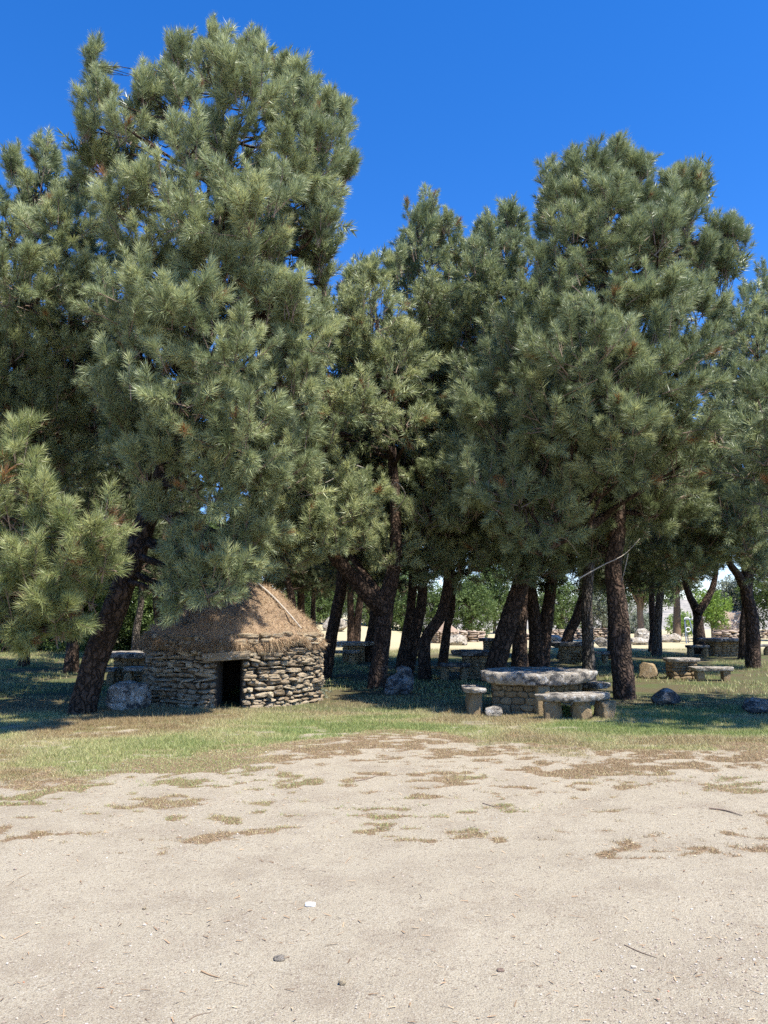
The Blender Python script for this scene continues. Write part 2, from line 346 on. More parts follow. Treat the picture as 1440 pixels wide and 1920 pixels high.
def build_ground():
    xs = np.concatenate([-np.geomspace(1500, 9.2, 36), np.arange(-9, 9.01, 0.05), np.geomspace(9.2, 1500, 36)])
    ys = np.concatenate([-np.geomspace(200, 1.5, 10), np.arange(0, 2, 0.5), np.arange(2, 15, 0.05), np.geomspace(15.1, 1500, 110)])
    X, Y = np.meshgrid(xs, ys); Z = tz(X, Y)
    P = np.column_stack([X.ravel(), Y.ravel(), np.zeros(X.size)])
    near = np.clip((30-Y)/15, 0, 1)*(Y > -1)
    Z = Z+near*(0.09*(fbm(P*0.35, 5, 2)-0.5)+0.016*(fbm(P*3.0, 8, 3)-0.5)).reshape(X.shape)
    g = Geo(); nx = len(xs); ny = len(ys)
    i = np.arange(ny-1)[:, None]*nx; j = np.arange(nx-1)[None, :]
    F = np.stack([i+j, i+j+1, i+nx+j+1, i+nx+j], -1).reshape(-1, 4)
    gr, turf = patchiness(X, Y)
    g.add(np.column_stack([X.ravel(), Y.ravel(), Z.ravel()]), F, 0.5)
    m, nt, b = mat('ground_soil'); geo = nt.nodes.new('ShaderNodeNewGeometry').outputs['Position']
    sand = mixc(nt, noise(nt, 0.7, 4, 0.6, geo), (0.395, 0.335, 0.23), (0.48, 0.415, 0.298))
    sand = mixc(nt, ramp(nt, noise(nt, 1.9, 6, 0.7, geo), [(0.46, (0, 0, 0)), (0.68, (1, 1, 1))]), sand, (0.34, 0.28, 0.195))
    sp = noise(nt, 120, 3, 0.8, geo)
    sand = mixc(nt, ramp(nt, sp, [(0.35, (1, 1, 1)), (0.47, (0, 0, 0))]), sand, (0.22, 0.17, 0.125))
    sand = mixc(nt, ramp(nt, sp, [(0.56, (0, 0, 0)), (0.66, (1, 1, 1))]), sand, (0.56, 0.51, 0.42))
    sp3 = noise(nt, 38, 4, 0.8, geo)
    sand = mixc(nt, ramp(nt, sp3, [(0.36, (0.75, 0.75, 0.75)), (0.43, (0, 0, 0))]), sand, (0.20, 0.15, 0.11))
    sp2 = noise(nt, 48, 3, 0.7, geo)
    tu = mixc(nt, sp2, (0.20, 0.17, 0.08), (0.44, 0.38, 0.20))
    tu = mixc(nt, ramp(nt, noise(nt, 0.9, 3, 0.6, geo), [(0.4, (0, 0, 0)), (0.6, (1, 1, 1))]), tu, (0.22, 0.25, 0.09))
    litter = mixc(nt, sp2, (0.17, 0.11, 0.06), (0.34, 0.24, 0.15))
    ga = attr(nt, 'grassy'); tf = attr(nt, 'turf')
    cover = mixc(nt, tf, litter, tu)
    ad = N(nt, 'ShaderNodeMath', operation='MULTIPLY_ADD'); nt.links.new(sp2, ad.inputs[0]); ad.inputs[1].default_value = 1.0; nt.links.new(ga, ad.inputs[2])
    k = ramp(nt, ad.outputs[0], [(0.88, (0, 0, 0)), (1.12, (1, 1, 1))])
    c = mixc(nt, k, sand, cover)
    # brown needle floor under the grove, darkened and brought forward to paint pine shade
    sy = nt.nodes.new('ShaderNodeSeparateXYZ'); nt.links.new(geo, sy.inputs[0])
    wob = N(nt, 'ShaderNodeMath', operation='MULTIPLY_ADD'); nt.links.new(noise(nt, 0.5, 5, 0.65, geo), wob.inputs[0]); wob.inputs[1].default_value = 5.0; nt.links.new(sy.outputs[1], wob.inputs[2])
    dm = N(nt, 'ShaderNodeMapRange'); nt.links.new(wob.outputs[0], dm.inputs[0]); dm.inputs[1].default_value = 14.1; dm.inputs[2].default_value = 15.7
    duff_shade = mixc(nt, sp2, (0.07, 0.06, 0.03), (0.17, 0.14, 0.075))
    duff_shade = mixc(nt, ramp(nt, noise(nt, 0.7, 4, 0.6, geo), [(0.45, (0, 0, 0)), (0.6, (1, 1, 1))]), duff_shade, (0.10, 0.12, 0.045))
    c = mixc(nt, dm.outputs[0], c, duff_shade)
    # far dry field beyond the pines
    fy = nt.nodes.new('ShaderNodeSeparateXYZ'); nt.links.new(geo, fy.inputs[0])
    fm = N(nt, 'ShaderNodeMapRange'); nt.links.new(fy.outputs[1], fm.inputs[0]); fm.inputs[1].default_value = 30; fm.inputs[2].default_value = 37
    dry = mixc(nt, noise(nt, 0.5, 5, 0.7, geo), (0.42, 0.34, 0.20), (0.55, 0.49, 0.30))
    fx = N(nt, 'ShaderNodeMapRange'); nt.links.new(fy.outputs[0], fx.inputs[0]); fx.inputs[1].default_value = -7; fx.inputs[2].default_value = -4.5
    fxy = N(nt, 'ShaderNodeMath', operation='MULTIPLY'); nt.links.new(fm.outputs[0], fxy.inputs[0]); nt.links.new(fx.outputs[0], fxy.inputs[1])
    c = mixc(nt, fxy.outputs[0], c, dry)
    fm2 = N(nt, 'ShaderNodeMapRange'); nt.links.new(fy.outputs[1], fm2.inputs[0]); fm2.inputs[1].default_value = 75; fm2.inputs[2].default_value = 110
    scrub = mixc(nt, ramp(nt, noise(nt, 0.12, 8, 0.8, geo), [(0.42, (0, 0, 0)), (0.55, (1, 1, 1))]), (0.10, 0.12, 0.07), (0.34, 0.30, 0.22))
    c = mixc(nt, fm2.outputs[0], c, scrub)
    nt.links.new(c, b.inputs['Base Color']); b.inputs['Roughness'].default_value = 0.95; b.inputs['Specular IOR Level'].default_value = 0.15
    # faint tyre tracks: ribbed bands bending across the sand
    wv = N(nt, 'ShaderNodeTexWave', wave_type='BANDS', bands_direction='DIAGONAL'); wv.inputs['Scale'].default_value = 3.2; wv.inputs['Distortion'].default_value = 2.5; wv.inputs['Detail'].default_value = 3; wv.inputs['Detail Scale'].default_value = 0.6
    nt.links.new(geo, wv.inputs['Vector'])
    tm = ramp(nt, noise(nt, 0.42, 2, 0.4, geo, (0.6, 1.4, 1)), [(0.50, (0, 0, 0)), (0.58, (1, 1, 1))])
    tk = N(nt, 'ShaderNodeMath', operation='MULTIPLY'); nt.links.new(wv.outputs['Fac'], tk.inputs[0]); nt.links.new(tm, tk.inputs[1])
    h = N(nt, 'ShaderNodeMath', operation='ADD'); nt.links.new(sp, h.inputs[0]); nt.links.new(sp3, h.inputs[1])
    h2 = N(nt, 'ShaderNodeMath', operation='MULTIPLY_ADD'); nt.links.new(noise(nt, 11, 5, 0.7, geo), h2.inputs[0]); h2.inputs[1].default_value = 1.6; nt.links.new(h.outputs[0], h2.inputs[2])
    h3 = N(nt, 'ShaderNodeMath', operation='MULTIPLY_ADD'); nt.links.new(tk.outputs[0], h3.inputs[0]); h3.inputs[1].default_value = 0.6; nt.links.new(h2.outputs[0], h3.inputs[2])
    bump(nt, b, h3.outputs[0], 0.8, 0.016)
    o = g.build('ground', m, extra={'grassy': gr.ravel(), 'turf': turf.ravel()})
    tag(o, 'pale sandy ground with dry grass patches running back under the pines', kind='structure')
build_ground()

def gz(x, y):
    x = np.atleast_1d(np.asarray(x, float)); y = np.atleast_1d(np.asarray(y, float))
    P = np.column_stack([x, y, np.zeros(len(x))])
    near = np.clip((30-y)/15, 0, 1)*(y > -1)
    return tz(x, y)+near*(0.09*(fbm(P*0.35, 5, 2)-0.5)+0.016*(fbm(P*3.0, 8, 3)-0.5))
def onground(px, D):
    x = (px-720)/FPX*D
    return np.array([x, D, gz(x, D)[0]])
def gbase(px, py):
    """ground point seen at a photo pixel"""
    D = EYE*(cos(PITCH)+0)/1.0
    v = (960-py)/FPX; y = cos(PITCH)-v*sin(PITCH); z = sin(PITCH)+v*cos(PITCH)
    D = -EYE/z*y
    k = D/y
    return np.array([(px-720)/FPX*k, D, gz((px-720)/FPX*k, D)[0]])

# ------------------------------------------------------------------ distant hills
def hill_ridge(name, y0, depth, x0, x1, h, seed, c1, c2, base=-10):
    xs = np.linspace(x0, x1, 160); ts = np.linspace(0, 1, 24)
    X, T = np.meshgrid(xs, ts)
    n = fbm(np.column_stack([xs*3.0/(x1-x0)*3, np.full(len(xs), seed), np.zeros(len(xs))]), seed, 4)
    prof = np.sin(T*pi/2)
    Y = y0+depth*T
    Z = base+(h*(0.55+0.9*n)[None, :]-base)*prof
    Z = Z+0.04*h*(fbm(np.column_stack([X.ravel()*12/(x1-x0)*3, T.ravel()*5, np.zeros(X.size)]), seed+4, 4).reshape(X.shape)-0.5)*prof
    g = Geo(); nx = len(xs); i = np.arange(len(ts)-1)[:, None]*nx; j = np.arange(nx-1)[None, :]
    g.add(np.column_stack([X.ravel(), Y.ravel(), Z.ravel()]), np.stack([i+j, i+j+1, i+nx+j+1, i+nx+j], -1).reshape(-1, 4))
    m, nt, b = mat(name); geo = nt.nodes.new('ShaderNodeNewGeometry').outputs['Position']
    sc = 9.0/depth
    f = ramp(nt, noise(nt, sc*6, 9, 0.8, geo), [(0.42, (0, 0, 0)), (0.58, (1, 1, 1))])
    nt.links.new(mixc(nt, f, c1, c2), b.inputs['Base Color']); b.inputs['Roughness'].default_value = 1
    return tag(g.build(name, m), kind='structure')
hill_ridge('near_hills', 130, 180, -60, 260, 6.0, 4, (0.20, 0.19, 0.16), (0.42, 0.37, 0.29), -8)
hill_ridge('far_hills', 1100, 1500, -2600, 2600, 32.0, 9, (0.15, 0.18, 0.20), (0.26, 0.28, 0.27), -20)  # bluish colours stand in for distance haze

# ------------------------------------------------------------------ foliage
RNG = np.random.default_rng(11)
def shoot_templates(k, n, L, nl, wd):
    out = []
    for _ in range(k):
        t = RNG.random(n)**0.75                                  # denser to the tip
        ph = RNG.random(n)*2*pi
        an = np.radians(74-46*t+RNG.normal(0, 9, n))
        ln = nl*(0.75+0.35*RNG.random(n))*(1-0.15*t)
        d = np.column_stack([np.sin(an)*np.cos(ph), np.sin(an)*np.sin(ph), np.cos(an)])
        base = np.column_stack([np.zeros(n), np.zeros(n), t*L])+d*0.006
        side = nrm(np.cross(d, nrm(RNG.normal(size=(n, 3)))))*wd*0.5
        tip = base+d*ln[:, None]+np.array([0, 0, 0.012])
        out.append(np.stack([base-side, base+side, tip], 1))      # n,3,3
    return np.stack(out)
def leaf_templates(k, n, R, s):
    out = []
    for _ in range(k):
        c = nrm(RNG.normal(size=(n, 3)))*(R*RNG.random((n, 1))**0.5)
        a = nrm(RNG.normal(size=(n, 3))); bb = nrm(np.cross(a, RNG.normal(size=(n, 3))))
        out.append(np.stack([c-a*s*0.5-bb*s*0.28, c-a*s*0.35+bb*s*0.35, c+a*s*0.65], 1))
    return np.stack(out)
TPL_NEAR = shoot_templates(12, 80, 0.22, 0.165, 0.0095)
TPL_CLOSE = shoot_templates(12, 78, 0.20, 0.18, 0.0080)
TPL_MID = shoot_templates(10, 52, 0.24, 0.165, 0.013)
TPL_FAR = shoot_templates(8, 22, 0.28, 0.19, 0.026)
TPL_LEAF = leaf_templates(8, 16, 0.22, 0.11)

def frames(d):
    d = nrm(d); r = np.where(np.abs(d[:, 2:3]) > 0.9, np.array([[1.0, 0, 0]]), np.array([[0, 0, 1.0]]))
    u = nrm(np.cross(d, r)); v = np.cross(d, u)
    a = RNG.random(len(d))[:, None]*2*pi
    return u*np.cos(a)+v*np.sin(a), -u*np.sin(a)+v*np.cos(a), d

def add_templates(g, P, Dv, tpl, tone, scale=None, mi=0):
    n = len(P)
    if n == 0: return
    k = RNG.integers(0, len(tpl), n); u, v, d = frames(Dv)
    R = np.stack([u, v, d], 1)                                   # rows are axes
    T = tpl[k]                                                    # n,m,3,3
    if scale is not None: T = T*scale[:, None, None, None]
    W = np.einsum('nmvc,ncx->nmvx', T, R)+P[:, None, None, :]
    m = T.shape[1]
    V = W.reshape(-1, 3); F = np.arange(len(V)).reshape(-1, 3)
    tn = np.repeat(tone, m*3)
    tn = np.where(tn > 0.03, np.clip(tn+np.repeat(RNG.normal(0, 0.15, n*m), 3), 0.06, 1), tn)
    g.add(V, F, tn, mi, smooth=False)

def twigs(g, A, B, r, mi=1):
    """thin three-sided twigs from A to B"""
    n = len(A); d = nrm(B-A); u, v, _ = frames(d)
    a = np.array([0, 2*pi/3, 4*pi/3])
    off = (u[:, None, :]*np.cos(a)[None, :, None]+v[:, None, :]*np.sin(a)[None, :, None])
    r = np.broadcast_to(r, (n,))[:, None, None]
    V = np.concatenate([A[:, None, :]+off*r, B[:, None, :]+off*r*0.55], 1).reshape(-1, 3)
    b = np.arange(n)[:, None, None]*6; q = np.array([[0, 1, 4, 3], [1, 2, 5, 4], [2, 0, 3, 5]])[None]
    g.add(V, (b+q).reshape(-1, 4), 0.5, mi, smooth=False)

def spray_lobe(g, c, rad, tpl, dens, nshoot, bias=0.6, dry=0.012, tone0=0.45, ss=1.0):
    """one bough: sprays of shoots over the shell of an ellipsoid"""
    rad = np.asarray(rad, float); area = 4*pi*((rad[0]*rad[1])**1.6/3+(rad[0]*rad[2])**1.6/3+(rad[1]*rad[2])**1.6/3)**(1/1.6)
    n = max(4, int(area*dens))
    if rad[0] < 0.4 and c[2] > 5.2: bias = bias+(0.4-rad[0])*5
    if rad[0] < 0.4: n = int(n*1.4)+4
    nn = nrm(RNG.normal(size=(n, 3)))
    nn = nn[(nn[:, 2] > -0.75) | (RNG.random(n) < 0.5)]; n = len(nn)
    f = np.where(RNG.random(n) < 0.75, 0.72+0.30*RNG.random(n), 0.35+0.4*RNG.random(n))
    lump = 0.50+1.0*fbm(nn*2.3+c, 21, 2)
    P = c+nn*rad*(f*lump)[:, None]
    d = nrm(nn*0.75+np.array([0, 0, bias])+RNG.normal(0, 0.22, (n, 3)))
    cand = (RNG.random(n) < 0.22) & (nn[:, 2] > 0.05)          # upright leading shoots
    d[cand] = nrm(d[cand]*0.35+np.array([0, 0, 1.0]))
    sv = RNG.uniform(0.72, 1.22, n)*ss; L = (0.32+0.30*RNG.random(n))*ss*np.where(cand, 1.7, 1.0)
    tn = np.clip(tone0+RNG.normal(0, 0.13, n), 0.08, 0.95)
    tips = P+d*(L*0.5)[:, None]; roots = P-d*(L*np.where(cand, 0.30, 0.6))[:, None]
    twigs(g, roots, tips, 0.009*ss)
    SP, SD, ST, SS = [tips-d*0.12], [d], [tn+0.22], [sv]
    for k in range(nshoot):
        t = RNG.random(n)
        q = roots+(tips-roots)*(0.15+0.8*t)[:, None]
        side = RNG.normal(0, 1, (n, 3)); side = nrm(side-(side*d).sum(1, keepdims=True)*d)
        dd = nrm(d+side*(0.35+0.40*RNG.random(n))[:, None])
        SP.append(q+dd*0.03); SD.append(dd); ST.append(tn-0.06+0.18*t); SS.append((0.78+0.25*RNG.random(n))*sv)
    SP = np.concatenate(SP); SD = np.concatenate(SD); ST = np.concatenate(ST).clip(0.06, 1); SS = np.concatenate(SS)
    ST = np.where(RNG.random(len(ST)) < dry, 0.01, ST)
    add_templates(g, SP, SD, tpl, ST, SS)
    twigs(g, SP-SD*0.05, SP+SD*0.26*SS[:, None], 0.0055)
    return roots

def candle(g, top, h, tpl, tone):
    """upright leader at the top of a crown, clothed in shoots"""
    lean = RNG.normal(0, .07, 2); n = int(26*h)+4
    base = top-np.array([lean[0]*h, lean[1]*h, h]); t = np.sort(RNG.random(n))**0.85
    P = base+(top-base)*(t*0.85)[:, None]; a = np.arange(n)*2.4
    o = (0.75-0.45*t)[:, None]
    d = nrm(np.column_stack([np.cos(a), np.sin(a), np.zeros(n)])*o+np.array([0, 0, 1.0])*(0.55+0.6*t)[:, None])
    sc = 0.95-0.35*t
    P = np.vstack([P, [top-[0, 0, .16]]]); d = np.vstack([d, [[lean[0], lean[1], 1]]]); sc = np.append(sc, .8)
    add_templates(g, P, nrm(d), tpl, np.clip(RNG.normal(tone+.08, .1, n+1), .08, 1), sc)
    twigs(g, base[None]+[[0, 0, .12]], top[None]-[[0, 0, .1]], .014)

def nearest_on(C, r, p, below=0.4):
    """attachment point on the trunk for a bough at p"""
    d = np.linalg.norm(C-p, axis=1)+np.maximum(0, C[:, 2]-(p[2]-below))*3
    i = int(np.argmin(d)); return C[i], r[i]

def limb_to(g, C, r, p, rad, seed):
    a, ra = nearest_on(C, r, p, 0.5+0.25*rad if p[2] > 4.6 else -1.3)
    L = np.linalg.norm(p-a)
    if L < 0.25: return
    rs = np.random.default_rng(seed)
    r0 = min(ra*0.62, 0.022+0.022*L+0.02*rad)
    m1 = a+(p-a)*0.35+np.array([0, 0, -0.06*L])+rs.normal(0, 0.05*L, 3)
    m2 = a+(p-a)*0.7+np.array([0, 0, -0.03*L])+rs.normal(0, 0.05*L, 3)
    tube(g, [a, m1, m2, p+np.array([0, 0, 0.25*rad])], [r0, r0*0.75, r0*0.5, r0*0.2], 6, 10, rough=0.1, seed=seed)
    for k in range(5):
        e = p+nrm(rs.normal(size=3)+np.array([0, 0, 0.3]))*rad*0.75
        s = a+(p-a)*rs.uniform(0.45, 0.95)
        mm = (s+e)/2+rs.normal(0, 0.08*rad, 3)
        tube(g, [s, mm, e], [r0*0.4, r0*0.25, 0.006], 4, 6)

def pine(name, label, trunk, lobes, D, tpl, dens, nshoot, barkm='bark', group=None, bulge=2.2, back=True, backtpl=None, extra=(), deadlist=(), tone0=0.45, needle='needle', ss=1.0, seedk=1, crown_c=None, dry=0.012, backdens=0.55, tips=()):
    """trunk: [(px, py, D, radius)], extra: more stems in the same form, lobes: [(px, py, rpx[, D])]"""
    P = np.array([at(a, b_, d) for a, b_, d, _ in trunk]); R = np.array([t[3] for t in trunk])*0.88
    P[0][2] = gz(P[0][0], P[0][1])[0]-0.12
    base = P[0]+np.array([0, 0, 0.12])
    root = thing(name, base, label, 'tree', group)
    g = Geo()
    # root flare
    P2 = np.vstack([P[0], P[0]+(P[1]-P[0])*0.12, P[1:]]); R2 = np.concatenate([[R[0]*1.2], [R[0]*1.0], R[1:]])
    C, r = tube(g, P2, R2, 26, 26+int(8*len(P)), rough=0.16, seed=seedk)
    stems = [(C, r)]
    for ex in extra:
        Pe = np.array([at(a, b_, d) for a, b_, d, _ in ex]); Re = np.array([t[3] for t in ex])
        stems.append(tube(g, Pe, Re, 20, 12+6*len(Pe), rough=0.16, seed=seedk+3))
    CC = np.concatenate([s[0] for s in stems]); RR = np.concatenate([s[1] for s in stems])
    lob = []
    xs = np.array([l[0] for l in lobes]); ysl = np.array([l[1] for l in lobes])
    cx, cy = (xs.min()+xs.max())/2, (ysl.min()+ysl.max())/2
    wx, wy = max(60, (xs.max()-xs.min())/2), max(60, (ysl.max()-ysl.min())/2)
    for i, l in enumerate(lobes):
        q = max(0.0, 1-((l[0]-cx)/wx)**2*0.7-((l[1]-cy)/wy)**2*0.7)
        d = l[3] if len(l) > 3 else D-bulge*q+0.5*(hash(str((l[0], l[1]))) % 1 if False else sin(l[0]*1.7+l[1]))
        p = at(l[0], l[1], d); rr = l[2]/FPX*d
        lob.append((p, rr, False))
        if back and (len(l) <= 3) and q > 0.12:
            pb = p.copy(); pb[1] = D+bulge*q*0.9+0.3; pb[0] = p[0]*pb[1]/d*0.5+p[0]*0.5
            lob.append((pb, rr*1.1, True))
    cg = Geo()
    for k, (p, rr, isb) in enumerate(lob):
        rr = max(0.16, rr-0.13) if not isb else rr*0.85
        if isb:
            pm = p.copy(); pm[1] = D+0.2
            spray_lobe(cg, pm, (rr*1.05, rr, rr), TPL_FAR, 2.6, 4, tone0=0.2, dry=0.02)  # inner filler sprays, low tone paints the dark crown interior
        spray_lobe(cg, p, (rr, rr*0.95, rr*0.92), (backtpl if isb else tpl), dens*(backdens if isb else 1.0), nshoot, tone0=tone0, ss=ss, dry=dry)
        limb_to(g, CC, RR, p, rr, seedk*100+k)
    for (a, b2, h) in tips:
        d0 = min(lobes, key=lambda l: (l[0]-a)**2+(l[1]-b2)**2)
        candle(cg, at(a, b2, D), h, tpl, tone0)
    g.build('trunk', M[barkm], root)
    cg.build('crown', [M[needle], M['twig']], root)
    for dl in deadlist:
        for br in dl:
            dg = Geo()
            Pd = np.array([at(a, b_, d) for a, b_, d in br[0]]); tube(dg, Pd, np.linspace(br[1], br[1]*0.25, len(Pd)), 6, 14, rough=0.15, seed=3)
            dg.build('dead_branch', M['dead'], root)['label'] = 'bare pale dead branch without needles'
    return root

G_PINES = 'pines of the picnic grove'
# --- the tall pine in front of the hut
pine('pine_tree', 'tallest pine, reddish trunk leaning right beside the stone hut, crown reaching highest',
     [(150, 1332, 12.7, 0.27), (178, 1240, 12.7, 0.235), (212, 1150, 12.7, 0.225), (252, 1040, 12.8, 0.21), (288, 940, 12.9, 0.19), (330, 820, 13, 0.17), (375, 660, 13, 0.14), (405, 480, 13, 0.10), (415, 300, 13, 0.06), (405, 130, 13, 0.02)],
     [(176, 128, 26), (190, 190, 42), (268, 180, 22), (160, 235, 34), (235, 245, 40), (185, 290, 45), (335, 110, 30), (345, 175, 40), (398, 85, 28), (410, 150, 50), (474, 100, 30), (470, 180, 60),
      (530, 150, 26), (568, 165, 24), (545, 220, 55), (615, 205, 25), (600, 260, 48), (645, 232, 18), (645, 320, 32), (560, 330, 85), (585, 378, 45), (600, 425, 14), (440, 290, 85), (352, 280, 50), (300, 350, 62),
      (230, 380, 60), (470, 400, 95), (370, 420, 80), (500, 465, 50), (270, 480, 85), (430, 520, 95), (350, 590, 95), (500, 590, 85), (560, 640, 75), (260, 650, 90), (430, 680, 105), (540, 730, 80), (340, 740, 90), (240, 770, 80),
      (440, 820, 95), (525, 850, 75), (330, 860, 75, 11.6), (270, 880, 45, 11.5), (400, 900, 70, 11.5), (480, 900, 60, 11.8), (250, 560, 80), (545, 560, 40),
      (360, 1030, 55, 12.0), (440, 1050, 60, 12.0), (345, 1115, 45, 11.8), (395, 1105, 50, 11.7), (435, 1080, 40, 11.8), (480, 1000, 45, 12.2), (310, 960, 35, 12)],
     13.2, TPL_NEAR, 7.8, 6, bulge=2.1, backtpl=TPL_MID, group=G_PINES, seedk=1, tone0=0.5, tips=[(175, 88, .9), (150, 195, .5), (268, 148, .8), (335, 75, .8), (316, 105, .5), (400, 42, .9), (375, 75, .5), (482, 55, .9), (450, 95, .5), (530, 118, .6), (566, 120, .6), (590, 150, .5), (614, 165, .7), (650, 210, .5)])
# --- pine whose crown fills the left edge, trunk hidden
pine('pine_tree', 'dark pine at the left edge behind the tall leaning one, top lower than its neighbour',
     [(-30, 1300, 16, 0.24), (-20, 1150, 16, 0.2), (10, 900, 16, 0.17), (40, 650, 16, 0.12), (60, 450, 16, 0.06), (70, 330, 16, 0.02)],
     [(25, 320, 26), (82, 300, 34), (60, 370, 60), (140, 350, 40), (110, 440, 80), (10, 430, 75), (175, 480, 65), (40, 540, 100), (140, 570, 95), (-60, 500, 90), (20, 670, 105), (150, 690, 90), (210, 640, 60), (-70, 640, 100), (70, 780, 90), (190, 800, 60), (-20, 780, 80), (110, 860, 50)],
     16, TPL_NEAR, 7.4, 5, bulge=2.6, backtpl=TPL_MID, group=G_PINES, seedk=2, tone0=0.5, tips=[(22, 285, .9), (82, 265, 1.), (110, 285, .6), (50, 320, .6), (150, 325, .7)])
# --- near pine standing outside the frame at the left; its low boughs reach in
pine('pine_tree', 'nearest pine, light green sunlit boughs hanging low at the left edge',
     [(-330, 1420, 11.2, 0.25), (-300, 1200, 11.2, 0.22), (-270, 900, 11.2, 0.18), (-250, 500, 11.2, 0.12), (-240, 150, 11.2, 0.05)],
     [(45, 865, 40, 10.7), (20, 900, 50, 10.8), (85, 950, 48, 10.5), (30, 985, 60, 10.4), (120, 1000, 50, 10.4), (178, 1000, 40, 10.4), (195, 1055, 38, 10.5), (130, 1065, 58, 10.5), (60, 1075, 62, 10.3), (5, 1060, 60, 10.5), (30, 1140, 60, 10.5), (100, 1140, 50, 10.5), (165, 1120, 36, 11.6), (60, 1190, 42, 10.7), (115, 1180, 30, 10.7), (10, 1190, 50, 10.7), (-60, 1060, 80, 10.7), (-100, 940, 80, 10.9),
      (-260, 700, 190, 11.6), (-270, 400, 190, 11.6), (-260, 150, 150, 11.6)],
     11.2, TPL_CLOSE, 6.4, 5, back=False, group=G_PINES, seedk=3, tone0=0.5, needle='needle_close', dry=0.02)
# --- forked pine in the middle
pine('pine_tree', 'thick dark forked pine with a heavy limb leaning left, right of the stone hut',
     [(704, 1284, 17.2, 0.25), (716, 1215, 17.2, 0.21), (722, 1140, 17.2, 0.22), (738, 1060, 17.2, 0.17), (742, 980, 17.2, 0.15), (735, 850, 17.2, 0.12), (720, 700, 17.2, 0.08), (700, 560, 17.2, 0.03)],
     [(606, 585, 24), (650, 590, 38), (690, 520, 40), (745, 505, 32), (700, 600, 65), (640, 660, 55), (740, 680, 70), (680, 760, 70), (760, 790, 55, 15.8), (620, 760, 55),
      (600, 935, 62, 15.2), (560, 985, 58, 15.2), (650, 960, 62, 15.0), (610, 1005, 56, 15.0), (690, 940, 50, 15.4), (520, 1010, 50, 15.3), (485, 1000, 46, 15.4), (550, 1040, 40, 15.2), (505, 955, 48, 15.5), (640, 900, 48, 15.3), (670, 1010, 40, 15.2), (500, 1050, 34, 15.3), (585, 850, 50, 16.2), (570, 780, 55, 16.4),
      (690, 1010, 50, 18), (740, 1040, 50, 17), (660, 1050, 45, 19), (790, 1010, 55, 18)],
     17.2, TPL_MID, 7.2, 5, bulge=1.8, backtpl=TPL_FAR, group=G_PINES, seedk=4, tone0=0.66, tips=[(600, 532, .6), (655, 505, .6), (700, 475, .9), (730, 470, .8), (680, 492, .6)],
     extra=[[(722, 1150, 17.2, 0.18), (690, 1115, 16.8, 0.18), (655, 1075, 16.5, 0.16), (622, 1035, 16.1, 0.13), (600, 980, 15.9, 0.07)], [(715, 1120, 17.2, 0.12), (690, 1085, 17.6, 0.1), (660, 1040, 18, 0.08), (640, 960, 18, 0.05)]],
     deadlist=[[([(700, 900, 16), (660, 905, 15.5), (635, 895, 15.2), (610, 905, 15)], 0.018), ([(690, 880, 16), (655, 870, 15.6), (640, 885, 15.4), (620, 880, 15.2)], 0.014), ([(740, 960, 16.5), (760, 930, 16), (745, 905, 15.8), (730, 915, 15.6)], 0.016)]])
# --- pine of the middle crown
pine('pine_tree', 'curved slender pine in the centre whose pointed crown rises between the two big ones',
     [(796, 1264, 19.5, 0.20), (798, 1200, 19.5, 0.17), (828, 1150, 19.5, 0.16), (842, 1060, 19.5, 0.15), (825, 900, 19.5, 0.12), (815, 700, 19.5, 0.09), (805, 500, 19.5, 0.04), (803, 400, 19.5, 0.02)],
     [(803, 392, 26), (783, 440, 36), (835, 425, 30), (800, 490, 50), (855, 490, 45), (765, 500, 30), (820, 570, 65), (770, 620, 60), (870, 590, 60), (800, 690, 60), (860, 700, 65), (750, 740, 50), (820, 800, 60), (770, 870, 55), (850, 890, 60, 17), (800, 960, 50, 17), (850, 1010, 60, 18.5), (815, 1060, 45, 18), (870, 1070, 42, 18.6), (760, 980, 50, 19)],
     19.5, TPL_MID, 7.2, 5, bulge=1.9, backtpl=TPL_FAR, group=G_PINES, seedk=5, tone0=0.45, tips=[(806, 362, 1.), (787, 378, .8), (835, 392, .8), (757, 435, .8), (770, 425, .6), (858, 408, .8)])
# --- the leaning thick trunk behind the stone table
pine('pine_tree', 'thick leaning pine trunk rising right from behind the left end of the big stone table',
     [(918, 1272, 18.4, 0.29), (942, 1205, 18.4, 0.25), (962, 1140, 18.4, 0.25), (985, 1060, 18.4, 0.22), (1000, 960, 18.4, 0.2), (990, 800, 18.4, 0.14), (970, 600, 18.4, 0.09), (960, 440, 18.4, 0.03)],
     [(960, 418, 28), (915, 440, 26), (945, 480, 46), (900, 510, 45), (985, 500, 40), (930, 570, 65), (880, 640, 60), (960, 660, 70), (900, 730, 65), (960, 800, 70), (890, 830, 65), (930, 920, 65, 16.5), (880, 960, 50, 16.5), (960, 1000, 50, 17), (920, 1040, 45, 17.4), (1010, 1050, 50, 18), (965, 1075, 35, 17.2), (1050, 1030, 50, 19)],
     18.4, TPL_MID, 7.2, 5, bulge=1.8, backtpl=TPL_FAR, group=G_PINES, seedk=6, tone0=0.4, tips=[(962, 378, 1.1), (915, 400, .9), (940, 420, .8), (885, 445, .8), (990, 425, .8)])
